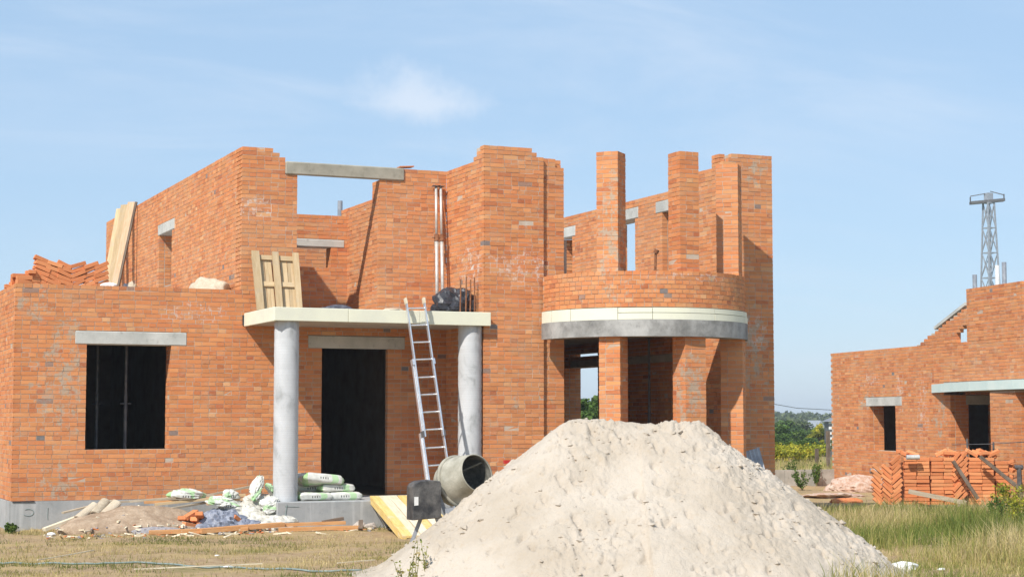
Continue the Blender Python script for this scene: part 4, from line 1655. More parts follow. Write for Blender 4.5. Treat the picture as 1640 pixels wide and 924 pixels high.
for (t0, t1, hw, off) in ((0.0, 0.42, 0.205, 0.0), (0.08, 0.745, 0.185, 0.045), (0.40, 1.0, 0.160, 0.085)):
    for sd in (-1, 1):
        m_ = MB()
        m_.bar(lp(t0, sd * hw, off), lp(t1, sd * hw, off), 0.022, 0.058, up=lnorm)
        m_.build('rail', M['alu'], lad)
nr = 13
for i in range(nr):
    t = 0.045 + i * (0.93 / (nr - 1))
    hw, off = (0.205, 0.0) if t < 0.40 else (0.185, 0.045) if t < 0.72 else (0.160, 0.085)
    m_ = MB()
    m_.tube([lp(t, -hw, off), lp(t, hw, off)], 0.014, 8)
    m_.build('rung', M['alu'], lad)
for sd in (-1, 1):
    m_ = MB()
    m_.bar(lp(0.995, sd * 0.160, 0.085), lp(1.022, sd * 0.165, 0.075), 0.034, 0.064, up=lnorm)
    m_.build('end_cap', M['wood_cream'], lad)
    m_ = MB()
    m_.bar(lp(0.40, sd * 0.185, 0.06), lp(0.425, sd * 0.185, 0.06), 0.035, 0.10, up=lnorm)
    m_.build('hook', M['darksteel'], lad)
    m_ = MB()
    m_.bar(lp(0.72, sd * 0.187, 0.06), lp(0.745, sd * 0.187, 0.06), 0.03, 0.09, up=lnorm)
    m_.build('hook', M['alu'], lad)

# concrete mixer: drum, ring, motor box, stand, wheels
mc = Vector((5.10, -6.05, 0))
mix = empty('concrete_mixer', mc)
tag(mix, 'cement crusted concrete mixer with tilted drum and black motor box behind sand', 'concrete mixer')
axm = (RGT * 0.60 - Vector((FWD.x, FWD.y, 0)).normalized() * 0.70 + Vector((0, 0, 0.30))).normalized()
oc = atd(764, 757, 24.2) - mc
zz_ = axm
xx_ = zz_.cross(Vector((0, 0, 1))).normalized()
yy_ = zz_.cross(xx_)
dm = Matrix(((xx_.x, yy_.x, zz_.x, oc.x), (xx_.y, yy_.y, zz_.y, oc.y), (xx_.z, yy_.z, zz_.z, oc.z), (0, 0, 0, 1))) @ Matrix.Scale(0.90, 4)
m_ = MB()
m_.lathe([(0.285, -0.01), (0.298, 0.0), (0.302, -0.012), (0.315, -0.08), (0.345, -0.20), (0.372, -0.32), (0.385, -0.42), (0.387, -0.45)], 44, dm)
m_.lathe([(0.387, -0.45), (0.372, -0.56), (0.335, -0.68), (0.27, -0.78), (0.10, -0.82), (0.001, -0.82)], 44, dm)
drum = m_.build('drum', M['drum'], mix, True)
m_ = MB()
m_.lathe([(0.285, -0.01), (0.290, -0.06), (0.325, -0.20), (0.355, -0.34), (0.36, -0.45), (0.32, -0.62), (0.20, -0.74), (0.001, -0.76)], 44, dm)
m_.build('drum_lining', M['druminside'], drum, True)
m_ = MB()
m_.lathe([(0.388, -0.485), (0.418, -0.485), (0.420, -0.46), (0.418, -0.43), (0.388, -0.43)], 60, dm)
m_.build('gear_ring', M['drum'], drum, True)
m_ = MB()
m_.lathe([(0.289, 0.006), (0.303, 0.004), (0.306, -0.012), (0.300, -0.026)], 44, dm)
m_.build('rim', M['drum'], drum, True)
for k in range(2):
    a = 0.7 + k * math.pi
    m_ = MB()
    p0 = dm @ Vector((0.30 * math.cos(a), 0.30 * math.sin(a), -0.10))
    p1 = dm @ Vector((0.16 * math.cos(a + .5), 0.16 * math.sin(a + .5), -0.45))
    m_.bar(p0, p1, 0.09, 0.012)
    m_.build('blade', M['drum'], drum)
# motor box, leaning slightly, rounded on top
bx = atd(679, 800, 24.15) - mc
fr_ = Vector((FWD.x, FWD.y, 0)).normalized()
bdir = (RGT * 0.93 + fr_ * 0.36).normalized()
bdep = Vector((-bdir.y, bdir.x, 0))
if bdep.dot(fr_) < 0:
    bdep = -bdep
v, f = [], []
outl = [(-0.205, -0.27), (0.19, -0.245), (0.205, -0.22), (0.205, 0.22), (0.185, 0.26), (0.06, 0.275), (-0.10, 0.262), (-0.175, 0.225), (-0.205, 0.18)]
for dp_, scl in ((-0.15, 0.97), (-0.135, 1.0), (0.135, 1.0), (0.15, 0.97)):
    for (a, b) in outl:
        p = bx + bdir * (a * scl) + Vector((0, 0, b * scl)) + bdep * dp_
        v.append(tuple(p))
no = len(outl)
for i in range(3):
    for k in range(no):
        f.append((i * no + k, i * no + (k + 1) % no, (i + 1) * no + (k + 1) % no, (i + 1) * no + k))
f += [tuple(range(no))[::-1], tuple(3 * no + k for k in range(no))]
mesh_obj('motor_cover', v, f, M['blackplastic'], mix)
v = []
for (a, b) in ((-0.19, -0.07), (-0.13, -0.065), (-0.13, 0.05), (-0.19, 0.05)):
    v.append(tuple(bx + bdir * a + Vector((0, 0, b)) + bdep * -0.1525))
mesh_obj('sticker', v, [(0, 1, 2, 3)], M['whitepaper'], mix)
m_ = MB()
yk = dm @ Vector((0, 0, -0.95))
ypl = dm @ Vector((0.46, 0, -0.5)); ymi = dm @ Vector((-0.46, 0, -0.5))
m_.tube([tuple(dm @ Vector((0, 0, -0.82))), tuple(yk)], 0.06, 12)
m_.tube([tuple(ypl), tuple(yk.lerp(ypl, 0.15)), tuple(yk), tuple(yk.lerp(ymi, 0.15)), tuple(ymi)], 0.035, 10)
m_.build('yoke', M['darksteel'], mix, True)
m_ = MB()
foot = [bx + RGT * 0.15 + bdep * 0.1, bx + RGT * 1.15 + bdep * 0.1]
ctr = Vector((yk.x, yk.y, 0))
for sx_ in (-1, 1):
    m_.bar(bx + RGT * 0.15 + Vector((0, 0, -0.1)) + bdep * 0.1, bx + RGT * (0.42 + 0.1 * sx_) + fr_ * 0.15 - Vector((0, 0, bx.z)), 0.05, 0.05)
    m_.bar(ypl, Vector((ypl.x + sx_ * 0.3, ypl.y - 0.15 * sx_, 0.0)), 0.05, 0.05)
m_.bar(bx + Vector((0, 0, -0.15)), Vector((ypl.x, ypl.y, bx.z - 0.15)), 0.06, 0.06)
m_.bar(Vector((bx.x + .3, bx.y - .05, bx.z - 0.17)), Vector((bx.x + 0.75, bx.y - .25, bx.z - 0.12)), 0.12, 0.10)
m_.build('stand', M['greysteel'], mix)
for sd in (-0.3, 0.3):
    wm = Matrix.Translation((bx.x + 0.85 + sd, bx.y + 0.25, 0.13)) @ Matrix.Rotation(R(90), 4, 'X')
    m_ = MB(); m_.lathe([(0.001, -0.03), (0.10, -0.03), (0.13, -0.02), (0.13, 0.02), (0.10, 0.03), (0.001, 0.03)], 20, wm)
    m_.build('wheel', M['tarp'], mix, True)
m_ = MB()
m_.box(-0.10, 0.02, -0.03, 0.03, 0, 0.05)
p = atd(818, 741, 24.5)
tag(m_.build('red_cap', M['redplastic'], None, loc=p - Vector((0, 0, 0.01))), 'small red object peeking over the sand beside the mixer', 'red object')

# ramp of boards from the porch to the ground
ramp = empty('plank_ramp', (5.8, -2.0, 0))
tag(ramp, 'sloping yellow timber ramp leading up to the doorway', 'ramp')
ra, rb = Vector((5.44, -1.93, 0.50)), Vector((5.00, -4.75, 0.03))
sd_ = Vector((1, 0.0, 0))
rl = Vector(ramp.location)
for i in range(6):
    o_ = sd_ * (0.06 + i * 0.155)
    plank('board', ra + o_ - rl + Vector((0, random.uniform(-.05, .05), 0)), rb + o_ - rl + Vector((0, random.uniform(-.1, .1), 0)), 0.145, 0.03, M['wood_cream' if i in (1, 2, 4) else 'wood_yellow'], parent=ramp)
for o_ in (0.02, 0.86):
    plank('joist', ra + sd_ * o_ - rl - Vector((0, 0, 0.06)), rb + sd_ * o_ - rl - Vector((0, 0, 0.05)), 0.05, 0.10, M['wood_yellow'], parent=ramp)
m_ = MB()
m_.tube([(5.46, -1.99, 0.50), (5.49, -2.15, 0.25), (5.56, -2.4, 0.0)], 0.010, 6)
tag(m_.build('pale_cord', M['rope'], None), 'thin pale cord hanging down beside the timber ramp', 'cord')

# cement bags stacked on the porch
def cement_bag(c, rz, rx=0.0, label=None, size=(0.30, 0.19, 0.066), seed=0, group='cement bags on the porch', ry=0.0):
    n, m2 = 36, 18
    th = np.linspace(0, 2 * np.pi, n, endpoint=False)
    ph = np.linspace(-np.pi / 2, np.pi / 2, m2 + 1)
    T, P = np.meshgrid(th, ph)
    sg = lambda a, e: np.sign(a) * np.abs(a) ** e
    x = sg(np.cos(T), 0.25) * sg(np.cos(P), 0.30)
    y = sg(np.sin(T), 0.25) * sg(np.cos(P), 0.30)
    z = sg(np.sin(P), 0.6)
    w_ = fbm(x * 2.2 + seed * 5, y * 2.2 + 3, z * 2 + 8, o=3) - 0.5
    w_ = w_ + 0.6 * (1 - np.abs(fbm(x * 3.5 + seed, y * 3.5 + 7, z * 3 + 2, o=3) - 0.5) * 4) * 0.5 - 0.2
    z = z * (1 - 0.45 * np.clip(np.abs(x) - 0.80, 0, 1) / 0.20)
    V = np.stack([x * size[0] * (1 + 0.06 * w_), y * size[1] * (1 + 0.12 * w_), z * size[2] * (1 + 0.5 * w_)], -1).reshape(-1, 3)
    f = []
    for i in range(m2):
        for k in range(n):
            f.append((i * n + k, i * n + (k + 1) % n, (i + 1) * n + (k + 1) % n, (i + 1) * n + k))
    o = mesh_obj('cement_bag', V, f, M['bag'], None, True)
    o.location = c
    o.rotation_euler = (rx, ry, rz)
    return tag(o, label, 'cement bag', group)


cement_bag((4.58, -1.55, 0.505), 0.05, 0, 'white cement bag at the bottom left of the pile on the porch', seed=1)
cement_bag((5.10, -1.52, 0.505), -0.05, 0, 'white cement bag at the bottom right of the pile on the porch', seed=2)
cement_bag((4.98, -1.46, 0.635), 0.08, 0, 'cement bag second from the top at the right of the porch pile', seed=3)
cement_bag((4.72, -1.50, 0.755), 0.05, R(-14), 'plump cement bag lying tilted on top of the porch pile', (0.36, 0.22, 0.08), seed=4, ry=R(6))
cement_bag((4.62, -1.18, 0.63), 0.0, 0, 'cement bag hidden low at the back of the porch pile', seed=6)
cement_bag((4.60, -1.10, 0.80), 0.0, 0, 'cement bag at the back of the porch pile by the column', seed=5)

# ================================================================== rubbish heap at the foot of the wing
heap = crumple('soil_heap', (1.75, -1.25, 0.02), (1.05, 0.75, 0.36), M['soil'], 0.10, 3.5, 'heap of dry brown soil at the foot of the low wing', 'soil heap', seed=8, sharp=False, seg=72, flat=0.5)
crumple('rubble_heap', (2.95, -1.15, 0.0), (0.85, 0.55, 0.24), M['soil'], 0.16, 5, 'low heap of rubbish and soil left of the porch column', 'rubbish heap', seed=9, sharp=False, seg=60, flat=0.5)
crumple('gravel_patch', (2.0, -2.1, -0.01), (0.45, 0.22, 0.10), M['asphalt'], 0.25, 8, 'small spill of grey gravel in front of the soil heap', 'gravel', seed=10, seg=48)
crumple('grey_sheet', (3.05, -1.75, 0.05), (0.34, 0.22, 0.27), M['greytarp'], 0.40, 4.5, 'crumpled blue grey plastic sheet in the rubbish heap', 'plastic sheet', seed=11, seg=52)
crumple('grey_sheet', (3.38, -1.9, 0.0), (0.22, 0.15, 0.13), M['greytarp'], 0.40, 5, 'small grey plastic scrap at the front of the rubbish heap', 'plastic sheet', seed=12)
crumple('plastic_film', (3.78, -1.75, 0.0), (0.42, 0.26, 0.30), M['film'], 0.28, 4.0, 'dusty white plastic film heaped against the porch base', 'plastic film', seed=13, seg=60)
crumple('plastic_film', (3.40, -1.45, 0.20), (0.33, 0.26, 0.22), M['film'], 0.28, 4.5, 'pale plastic film lying behind the grey sheet in the rubbish', 'plastic film', seed=14, seg=52)
crumple('torn_sack', (3.75, -1.35, 0.42), (0.26, 0.18, 0.13), M['film'], 0.3, 5, 'crumpled pale sack on top of the plastic film', 'sack', seed=15)
for i, (c, rz, rx, ry, sz, lab) in enumerate((
        ((3.66, -1.45, 0.66), 0.9, 0.2, -0.95, (0.20, 0.075, 0.05), 'green and white torn bag standing up on the rubbish heap'),
        ((3.90, -1.55, 0.56), 0.6, 0.3, 0.75, (0.16, 0.07, 0.05), 'green bag scrap leaning beside the porch column'),
        ((3.80, -1.80, 0.40), 0.2, 0.8, -0.35, (0.15, 0.11, 0.06), 'folded green bag on the white plastic film'),
        ((3.28, -1.25, 0.52), 0.3, 0.1, 0.1, (0.13, 0.08, 0.06), 'small green and white bag in the middle of the rubbish'),
        ((2.62, -1.0, 0.52), -0.1, 0.0, 0.05, (0.27, 0.12, 0.075), 'empty pale bag lying flat on the planks'),
        ((3.10, -1.5, 0.42), 0.4, 0.2, 0.1, (0.24, 0.16, 0.06), 'greenish bag above the grey plastic sheet'))):
    o = crumple('empty_bag', c, (sz[0] * 1.0, sz[1] * 1.1, sz[2] * 1.4), M['bag'], 0.45, 3.0, lab, 'bag', 'empty bags in the rubbish heap', seed=20 + i, seg=44)
    o.rotation_euler = (rx, ry, rz)

planks = [((0.70, -0.75, 0.28), (1.55, -0.60, 0.46), 0.10, 0.025, 'wood_grey', 'weathered plank resting across the left slope of the soil heap'),
          ((0.35, -1.2, 0.05), (1.05, -0.95, 0.27), 0.10, 0.05, 'wood_cream', 'pale offcut pointing down the left end of the soil heap'),
          ((1.75, -0.75, 0.44), (3.1, -0.85, 0.52), 0.10, 0.03, 'wood_grey', 'long weathered plank along the top of the rubbish heap'),
          ((2.1, -1.05, 0.40), (3.55, -1.15, 0.53), 0.12, 0.04, 'wood', 'long plank rising to the right across the rubbish heap'),
          ((2.9, -0.8, 0.50), (3.75, -0.85, 0.66), 0.10, 0.03, 'wood_grey', 'plank sloping up behind the torn bags'),
          ((1.95, -0.95, 0.43), (2.5, -1.0, 0.44), 0.09, 0.04, 'wood_red', 'short orange board at the end of the long planks'),
          ((2.9, -1.25, 0.40), (3.6, -1.2, 0.48), 0.11, 0.04, 'wood_pink', 'pinkish board just above the grey plastic sheet'),
          ((1.6, -0.45, 0.42), (3.0, -0.4, 0.46), 0.08, 0.03, 'wood_grey', 'grey lath lying behind the soil heap along the plinth'),
          ((2.3, -1.3, 0.34), (3.3, -0.9, 0.46), 0.07, 0.03, 'wood_grey', 'thin lath crossing the long planks')]
for a, b, wd, th_, mt, lab in planks:
    plank('plank', a, b, wd, th_, M[mt], lab, 'plank', 'planks in the rubbish heap')
# rolled and split roofing offcuts at the left end of the heap
for i, (c, rz, l_) in enumerate((((1.02, -1.05, 0.30), 0.6, 0.42), ((1.24, -1.0, 0.36), 0.9, 0.40), ((1.40, -1.05, 0.34), 0.75, 0.36))):
    m_ = MB()
    pf = []
    for k in range(10):
        a = math.pi * k / 9
        pf.append((0.075 * math.cos(a) * (1 + .1 * i), 0.06 * math.sin(a)))
    v, f = [], []
    for t in (-l_ / 2, l_ / 2):
        for (p, q_) in pf:
            v.append((t, p, q_))
        for (p, q_) in pf[::-1]:
            v.append((t, p * 0.82, q_ * 0.80 - 0.01))
    n = 20
    f = [(k, (k + 1) % n, n + (k + 1) % n, n + k) for k in range(n)] + [tuple(range(n))[::-1], tuple(n + k for k in range(n))]
    o = mesh_obj('ridge_tile', v, f, M['wood_grey' if i == 1 else 'creammortar'], None)
    o.location = c
    o.rotation_euler = (0.2, -0.5, rz)
    tag(o, ('left', 'middle', 'right')[i] + ' one of three pale curved tiles on the soil heap', 'tile', 'curved tiles on the soil heap')
# broken bricks
bb = [(2.50, -1.75, 0.10, .3, .2), (2.62, -1.70, 0.17, .9, .3), (2.74, -1.75, 0.10, -.2, .1), (2.66, -1.78, 0.24, 1.2, .4), (2.86, -1.82, 0.09, .1, .0), (2.55, -1.62, 0.25, .5, -.4), (2.40, -1.6, 0.16, 1.5, .5), (3.26, -1.85, 0.16, .4, .6)]
for i, (x, y, z, rz, ry) in enumerate(bb):
    o = bpy.data.objects.new('broken_brick', LB)
    link(o)
    o.matrix_world = Matrix.Translation((x, y, z)) @ Matrix.Rotation(rz, 4, 'Z') @ Matrix.Rotation(ry, 4, 'Y') @ Matrix.Diagonal((random.uniform(.7, 1.05), 1, 1, 1))
    tag(o, 'loose orange brick lying in the rubbish heap beside the grey sheet', 'brick', 'bricks in the rubbish heap')
# long timbers lying on the ground in front
for a, b, wd, th_, mt, lab in (((1.75, -2.35, 0.04), (3.25, -2.45, 0.07), 0.14, 0.06, 'wood_red', 'leftmost long orange board on the ground before the rubbish heap'),
                              ((2.5, -2.5, 0.05), (3.85, -2.35, 0.11), 0.16, 0.07, 'wood_red', 'broad orange board lying below the grey sheet'),
                              ((3.5, -2.30, 0.09), (4.85, -2.42, 0.12), 0.10, 0.05, 'wood_red', 'upper of two orange beams lying before the porch'),
                              ((3.7, -2.65, 0.05), (5.02, -2.75, 0.06), 0.08, 0.06, 'wood_red', 'lower of two orange beams lying before the porch'),
                              ((4.5, -2.35, 0.13), (4.85, -2.30, 0.18), 0.07, 0.05, 'wood_dark', 'short dark end piece lying on the orange beam'),
                              ((4.98, -2.80, 0.03), (5.02, -2.70, 0.16), 0.07, 0.06, 'wood_dark', 'dark block at the right end of the lower beam')):
    plank('timber', a, b, wd, th_, M[mt], lab, 'timber', 'timbers on the ground')
# stones along the porch base
for i, (u_, v_, sz, lab) in enumerate(((548, 843, (0.14, 0.08, 0.10), 'leftmost pale stone at the foot of the porch base'), (575, 845, (0.10, 0.07, 0.08), 'brownish stone second from the left at the porch base'),
                                      (593, 846, (0.09, 0.07, 0.07), 'small stone in the middle at the porch base'), (613, 840, (0.26, 0.10, 0.10), 'long flat stone slab by the ramp'))):
    p = onZ(u_, v_, 0.0)
    crumple('stone', (p.x, p.y, 0.03), sz, M['stone'], 0.12, 2.5, lab, 'stone', 'stones at the porch base', seed=30 + i, seg=20)

# ================================================================== bits on the low roof
for i, (y0, y1, wd, mt, lab, th_, z1) in enumerate(((9.75, 10.75, 0.22, 'wood', 'leftmost pale yellow board leaning on the upper left wall', 0.03, 6.55), (9.25, 10.25, 0.20, 'wood', 'second pale yellow board leaning on the upper left wall', 0.03, 6.58),
                                           (8.75, 9.45, 0.20, 'wood_pink', 'pinkish board leaning right of the yellow boards', 0.03, 6.55), (8.5, 9.0, 0.05, 'wood_dark', 'thin dark batten leaning right of the pinkish board', 0.04, 6.50))):
    plank('board', (XU - 0.62, y0, 3.89), (XU - 0.03, y1, z1), wd, th_, M[mt], lab, 'board', 'boards leaning on the upper left wall', up=(-0.62, -0.78, 0.2))
crumple('sand_heap', (XU - 0.30, 1.0, 3.92), (0.30, 0.80, 0.27), M['creammortar'], 0.2, 4, 'cream heap of mortar sand against the upper left wall', 'sand heap', seed=40, sharp=False)
for i, (y, mt, lab) in enumerate(((7.4, 'cloth', 'small dark bag on the low roof under the boards'), (6.9, 'creammortar', 'small cream bag on the low roof near the doorway'))):
    crumple('small_bag', (XU - 0.5, y, 4.2), (0.10, 0.16, 0.36), M[mt], 0.2, 3, lab, 'bag', seed=41 + i)
p = onY(168, 452, 0.6)
crumple('paper_scrap', (p.x, 0.2, zc(47) + 0.01), (0.12, 0.08, 0.05), M['whitepaper'], 0.3, 4, 'white paper scrap on the wing wall beside the brick stack', 'paper', seed=44)
# broken tile on the beam end
plank('tile_fragment', (6.62, 0.1, 6.25), (6.88, 0.1, 6.27), 0.2, 0.02, M['loose'], 'broken orange tile lying on the end of the upper concrete beam', 'tile')

# ================================================================== balcony bits
plank('board', (9.12, 0.2, 3.58), (9.36, 1.1, 5.45), 0.20, 0.035, M['wood_yellow'], 'yellow board leaning inside the upper room left of the slim pillar', 'board', up=(0, -1, 0.3))
p0, p1 = onY(1049, 437, -2.6), onY(1051, 402, -2.6)
m_ = MB()
m_.tube([(p0.x, -2.6, 3.56), (p0.x, -2.6, p0.z - 0.02), (p1.x - .01, -2.6, p1.z - 0.04)], 0.022, 10)
m_.tube([(p1.x - .012, -2.6, p1.z - 0.04), (p1.x + 0.005, -2.62, p1.z + 0.02)], 0.045, 12)
m_.tube([(p0.x - 0.02, -2.6, p0.z + 0.05), (p0.x + 0.06, -2.62, p0.z + 0.03), (p0.x + 0.1, -2.62, p0.z - 0.02)], 0.02, 8)
tag(m_.build('drain_pipe', M['rust'], None), 'short dark pipe with grey head rising behind the curved parapet', 'pipe')
# corrugated sheet leaning at the tower foot
p = onY(1205, 735, -2.75)
v, f = [], []
n = 22
for t in (0, 1):
    for i in range(n + 1):
        v.append((p.x - 0.2 + 0.42 * i / n + t * -0.06, -2.72 - 0.25 * (1 - t), (0.55 + t * 0.72) - (0.10 * (1 - i / n)) * t + 0))
        v[-1] = (v[-1][0], v[-1][1] + 0.012 * math.sin(i * 1.57), v[-1][2])
f = [(i, i + 1, n + 2 + i, n + 1 + i) for i in range(n)]
o = mesh_obj('corrugated_sheet', v, f, M['greysteel'], None)
o.modifiers.new('s', 'SOLIDIFY').thickness = 0.006
tag(o, 'grey ribbed metal sheet leaning at the tower foot behind the sand', 'metal sheet')

# ================================================================== around the far house and the brick stack
for a, b, wd, th_, mt, lab in ((bpos(1.52, -0.22, 0.93), bpos(1.98, -0.30, 0.18), 0.07, 0.06, 'wood_dark', 'dark batten leaning down the middle of the brick stack'),
                              (bpos(2.05, -0.25, 1.02), bpos(2.75, -0.40, 0.42), 0.07, 0.06, 'wood_dark', 'dark batten slanting across the right block of the stack'),
                              (bpos(0.62, -0.22, 0.33), bpos(1.75, -0.30, 0.10), 0.09, 0.03, 'wood_grey', 'grey plank sloping along the foot of the stack')):
    plank('batten', a, b, wd, th_, M[mt], lab, 'batten', 'battens on the brick stack', up=tuple(nrm))
for (u_, v_, dpt, lab, L_) in ((1462, 732, 35.0, 'grey pipe offcut lying on top of the brick stack', 0.26), (1402, 754, 35.9, 'grey pipe sticking out left of the brick stack', 0.22), (1628, 748, 36.0, 'dark pipe stub at the right edge beyond the stack', 0.26)):
    p = atd(u_, v_, dpt)
    m_ = MB()
    m_.tube([tuple(p - RGT * L_ / 2), tuple(p + RGT * L_ / 2)], 0.05, 12)
    if u_ > 1600:
        m_.tube([tuple(p + RGT * L_ * 0.2), tuple(p + RGT * L_ * 0.25 - Vector((0, 0, p.z)))], 0.05, 8)
    tag(m_.build('pipe_offcut', M['steel' if u_ < 1600 else 'darksteel'], None), lab, 'pipe', 'pipe offcuts near the far house')
for i, (u_, v_, sz, mt, lab) in enumerate(((1375, 785, (0.85, 0.45, 0.30), 'rubble', 'heap of pinkish brick rubble at the far house corner'), (1330, 795, (0.8, 0.4, 0.10), 'rubble', 'flat spill of rubble left of the far house corner'), (1355, 805, (0.42, 0.16, 0.09), 'loose', 'low heap of orange brick bits in the grass'))):
    p = onZ(u_, v_, 0)
    crumple('rubble_pile', (p.x, p.y, 0), sz, M[mt], 0.22, 6, lab, 'rubble', seed=50 + i, seg=48)
# wire stretched in front of the far house on a thin post
m_ = MB()
pa, pb = atd(1525, 712, 37.5), atd(1660, 706, 35)
m_.tube([pa, pa.lerp(pb, 0.5) - Vector((0, 0, 0.02)), pb], 0.008, 5)
tag(m_.build('wire', M['darksteel'], None), 'thin wire stretched across the porch of the far house', 'wire')
for u_, v_, dpt, lab in ((1549, 702, 37.2, 'thin steel stake left of the far porch pier'), (1591, 708, 36.4, 'dark steel stake in front of the far porch pier')):
    p = atd(u_, v_, dpt)
    m_ = MB(); m_.tube([(p.x, p.y, -0.05), tuple(p)], 0.022, 6)
    tag(m_.build('stake', M['darksteel'], None), lab, 'stake', 'stakes holding the wire')

# far fence, posts, village
fa, fb = onZ(1225, 779, 0.0), onZ(1345, 777, 0.0)
fence = empty('low_concrete_wall', fa)
tag(fence, 'low grey concrete wall between the two houses', 'wall')
for i in range(4):
    a, b = fa.lerp(fb, i / 4) - fa, fa.lerp(fb, (i + 0.985) / 4) - fa
    m_ = MB(); m_.bar(a + Vector((0, 0, 0.21)), b + Vector((0, 0, 0.21)), 0.12, 0.44)
    m_.build('panel', M['concrete'], fence)
for i, (u_, v0, v1, dpt, mt, lab) in enumerate(((1308, 718, 760, 60, 'wood_dark', 'dark wooden post standing in the weeds beyond the low wall'), (1326, 690, 765, 56, 'wood_dark', 'taller dark post near the corner of the far house'))):
    p = atd(u_, v0, dpt)
    m_ = MB(); m_.bar((p.x, p.y, -0.4), tuple(p), 0.10, 0.10)
    tag(m_.build('wooden_post', M[mt], None), lab, 'post', 'wooden posts beyond the wall')


def cottage(name, u_, v_base, dpt, wd, hh, rh, wmat, rmat, label, rz=0.3):
    p = atd(u_, v_base, dpt)
    r0 = empty(name, p, (0, 0, rz))
    tag(r0, label, 'house', 'far cottages')
    m_ = MB(); m_.box(-wd / 2, wd / 2, -wd / 2, wd / 2, -3, hh); m_.build('wall', wmat, r0)
    m_ = MB()
    e = wd / 2 + 0.4
    m_.add([(-e, -e, hh), (e, -e, hh), (e, e, hh), (-e, e, hh), (-e, 0, hh + rh), (e, 0, hh + rh)], [(0, 1, 5, 4), (2, 3, 4, 5), (0, 4, 3), (1, 2, 5), (0, 3, 2, 1)])
    m_.build('roof', rmat, r0)
    for x in (-wd * 0.22, wd * 0.22):
        m_ = MB(); m_.box(x - 0.5, x + 0.5, -wd / 2 - 0.04, -wd / 2 + 0.02, hh * 0.35, hh * 0.75); m_.build('window', M['darksteel'], r0)
    return r0


cottage('cottage', 1270, 712, 210, 4.5, 0.7, 0.9, M['whitepaint'], M['whitepaint'], 'small white roofed cottage among the far trees', 0.4)
cottage('cottage', 1305, 712, 230, 2.6, 0.8, 2.4, M['whitepaint'], M['greysteel'], 'far cottage with a steep pale gable', 1.5)
cottage('cottage', 1250, 710, 240, 3.5, 1.5, 0.4, M['whitepaint'], M['roofdark'], 'far white cottage at the edge of the brick tower', 0.2)
# striped building beside the second house
p = atd(1326, 716, 120)
r0 = empty('striped_building', p, (0, 0, -0.4))
tag(r0, 'dark grey roofed building with black and white stripes peeking past the far house', 'building')
m_ = MB(); m_.box(0, 6, -0.5, 1.2, -3, 1.75); m_.build('wall', M['darksteel'], r0)
for i in range(5):
    m_ = MB(); m_.box(-0.02, 6.02, -0.53, -0.5, 0.15 + i * 0.36, 0.33 + i * 0.36); m_.build('white_stripe', M['whitepaint'], r0)
m_ = MB(); m_.add([(-0.2, -0.7, 1.75), (6.5, -0.7, 1.75), (6.5, 1.4, 1.75), (-0.2, 1.4, 1.75), (3.0, 0.3, 3.2)], [(0, 1, 4), (1, 2, 4), (2, 3, 4), (3, 0, 4), (3, 2, 1, 0)]); m_.build('roof', M['roofdark'], r0)
m_ = MB()
pa, pb = atd(1200, 640, 150), atd(1345, 657, 170)
m_.tube([pa, pa.lerp(pb, .5) - Vector((0, 0, .25)), pb], 0.03, 5)
tag(m_.build('power_line', M['darksteel'], None), 'thin power line above the far trees', 'power line')

# ================================================================== plants
def leaf_cloud(centres, n, size, rnd, flat=0.0):
    """n leaf quads spread through clumps: centres of (c, radii); returns verts, quads, attr"""
    k = len(centres)
    ci = rnd.integers(0, k, n)
    C = np.array([c for c, r in centres])[ci]
    Rr = np.array([r for c, r in centres])[ci]
    d = rnd.normal(size=(n, 3)); d /= np.linalg.norm(d, axis=1)[:, None]
    rad = rnd.random(n) ** 0.45
    P = C + d * Rr * rad[:, None]
    a = rnd.normal(size=(n, 3)); a /= np.linalg.norm(a, axis=1)[:, None]
    b = np.cross(a, rnd.normal(size=(n, 3))); b /= np.linalg.norm(b, axis=1)[:, None]
    s = size * (0.6 + 0.8 * rnd.random(n))[:, None]
    V = np.stack([P - a * s * 0.5, P + b * s * 0.32, P + a * s * 0.5, P - b * s * 0.32], 1).reshape(-1, 3)
    Q = np.arange(n * 4).reshape(n, 4)
    tone = np.clip(0.5 + 0.22 * rnd.normal(size=k), 0, 1)[ci]
    A = np.stack([np.clip(tone + 0.15 * rnd.normal(size=n), 0, 1), rnd.random(n), np.zeros(n)], 1)
    return V, Q, A


def tree_meshes(seed, h, w_, trunk_h, nclump, nleaf, leafsize, mat, conical=0.0):
    rnd = np.random.default_rng(seed)
    cs = []
    tb = MB()
    tb.tube([(0, 0, -1.0), (0, 0, trunk_h * 0.5), (0.03 * h, 0, trunk_h), (0.02 * h, 0.02 * h, h * 0.75)], [0.035 * h, 0.03 * h, 0.022 * h, 0.008 * h], 8)
    for i in range(nclump):
        t = rnd.random()
        z = trunk_h * 0.8 + (h - trunk_h * 0.8) * t
        env = w_ * (math.sin(math.pi * min(1, (0.12 + 0.88 * t) ** 0.8)) ** 0.7) * (1 - conical * t)
        a = rnd.random() * 6.283
        rr = env * math.sqrt(rnd.random()) * 0.9
        c = np.array([rr * math.cos(a), rr * math.sin(a), z])
        s = w_ * (0.20 + 0.20 * rnd.random())
        cs.append((c, np.array([s, s, s * 0.75])))
        if i % 2 == 0:
            tb.tube([(0, 0, trunk_h * (0.6 + 0.4 * rnd.random())), tuple(c * np.array([.5, .5, .85])), tuple(c)], [0.012 * h, 0.008 * h, 0.003 * h], 5)
    V, Q, A = leaf_cloud(cs, nleaf, leafsize, rnd)
    me = fast_mesh('crown', V, Q, mat, A)
    tm = bpy.data.meshes.new('trunk')
    tm.from_pydata(tb.v, [], tb.f)
    tm.materials.append(M['bark'])
    return tm, me


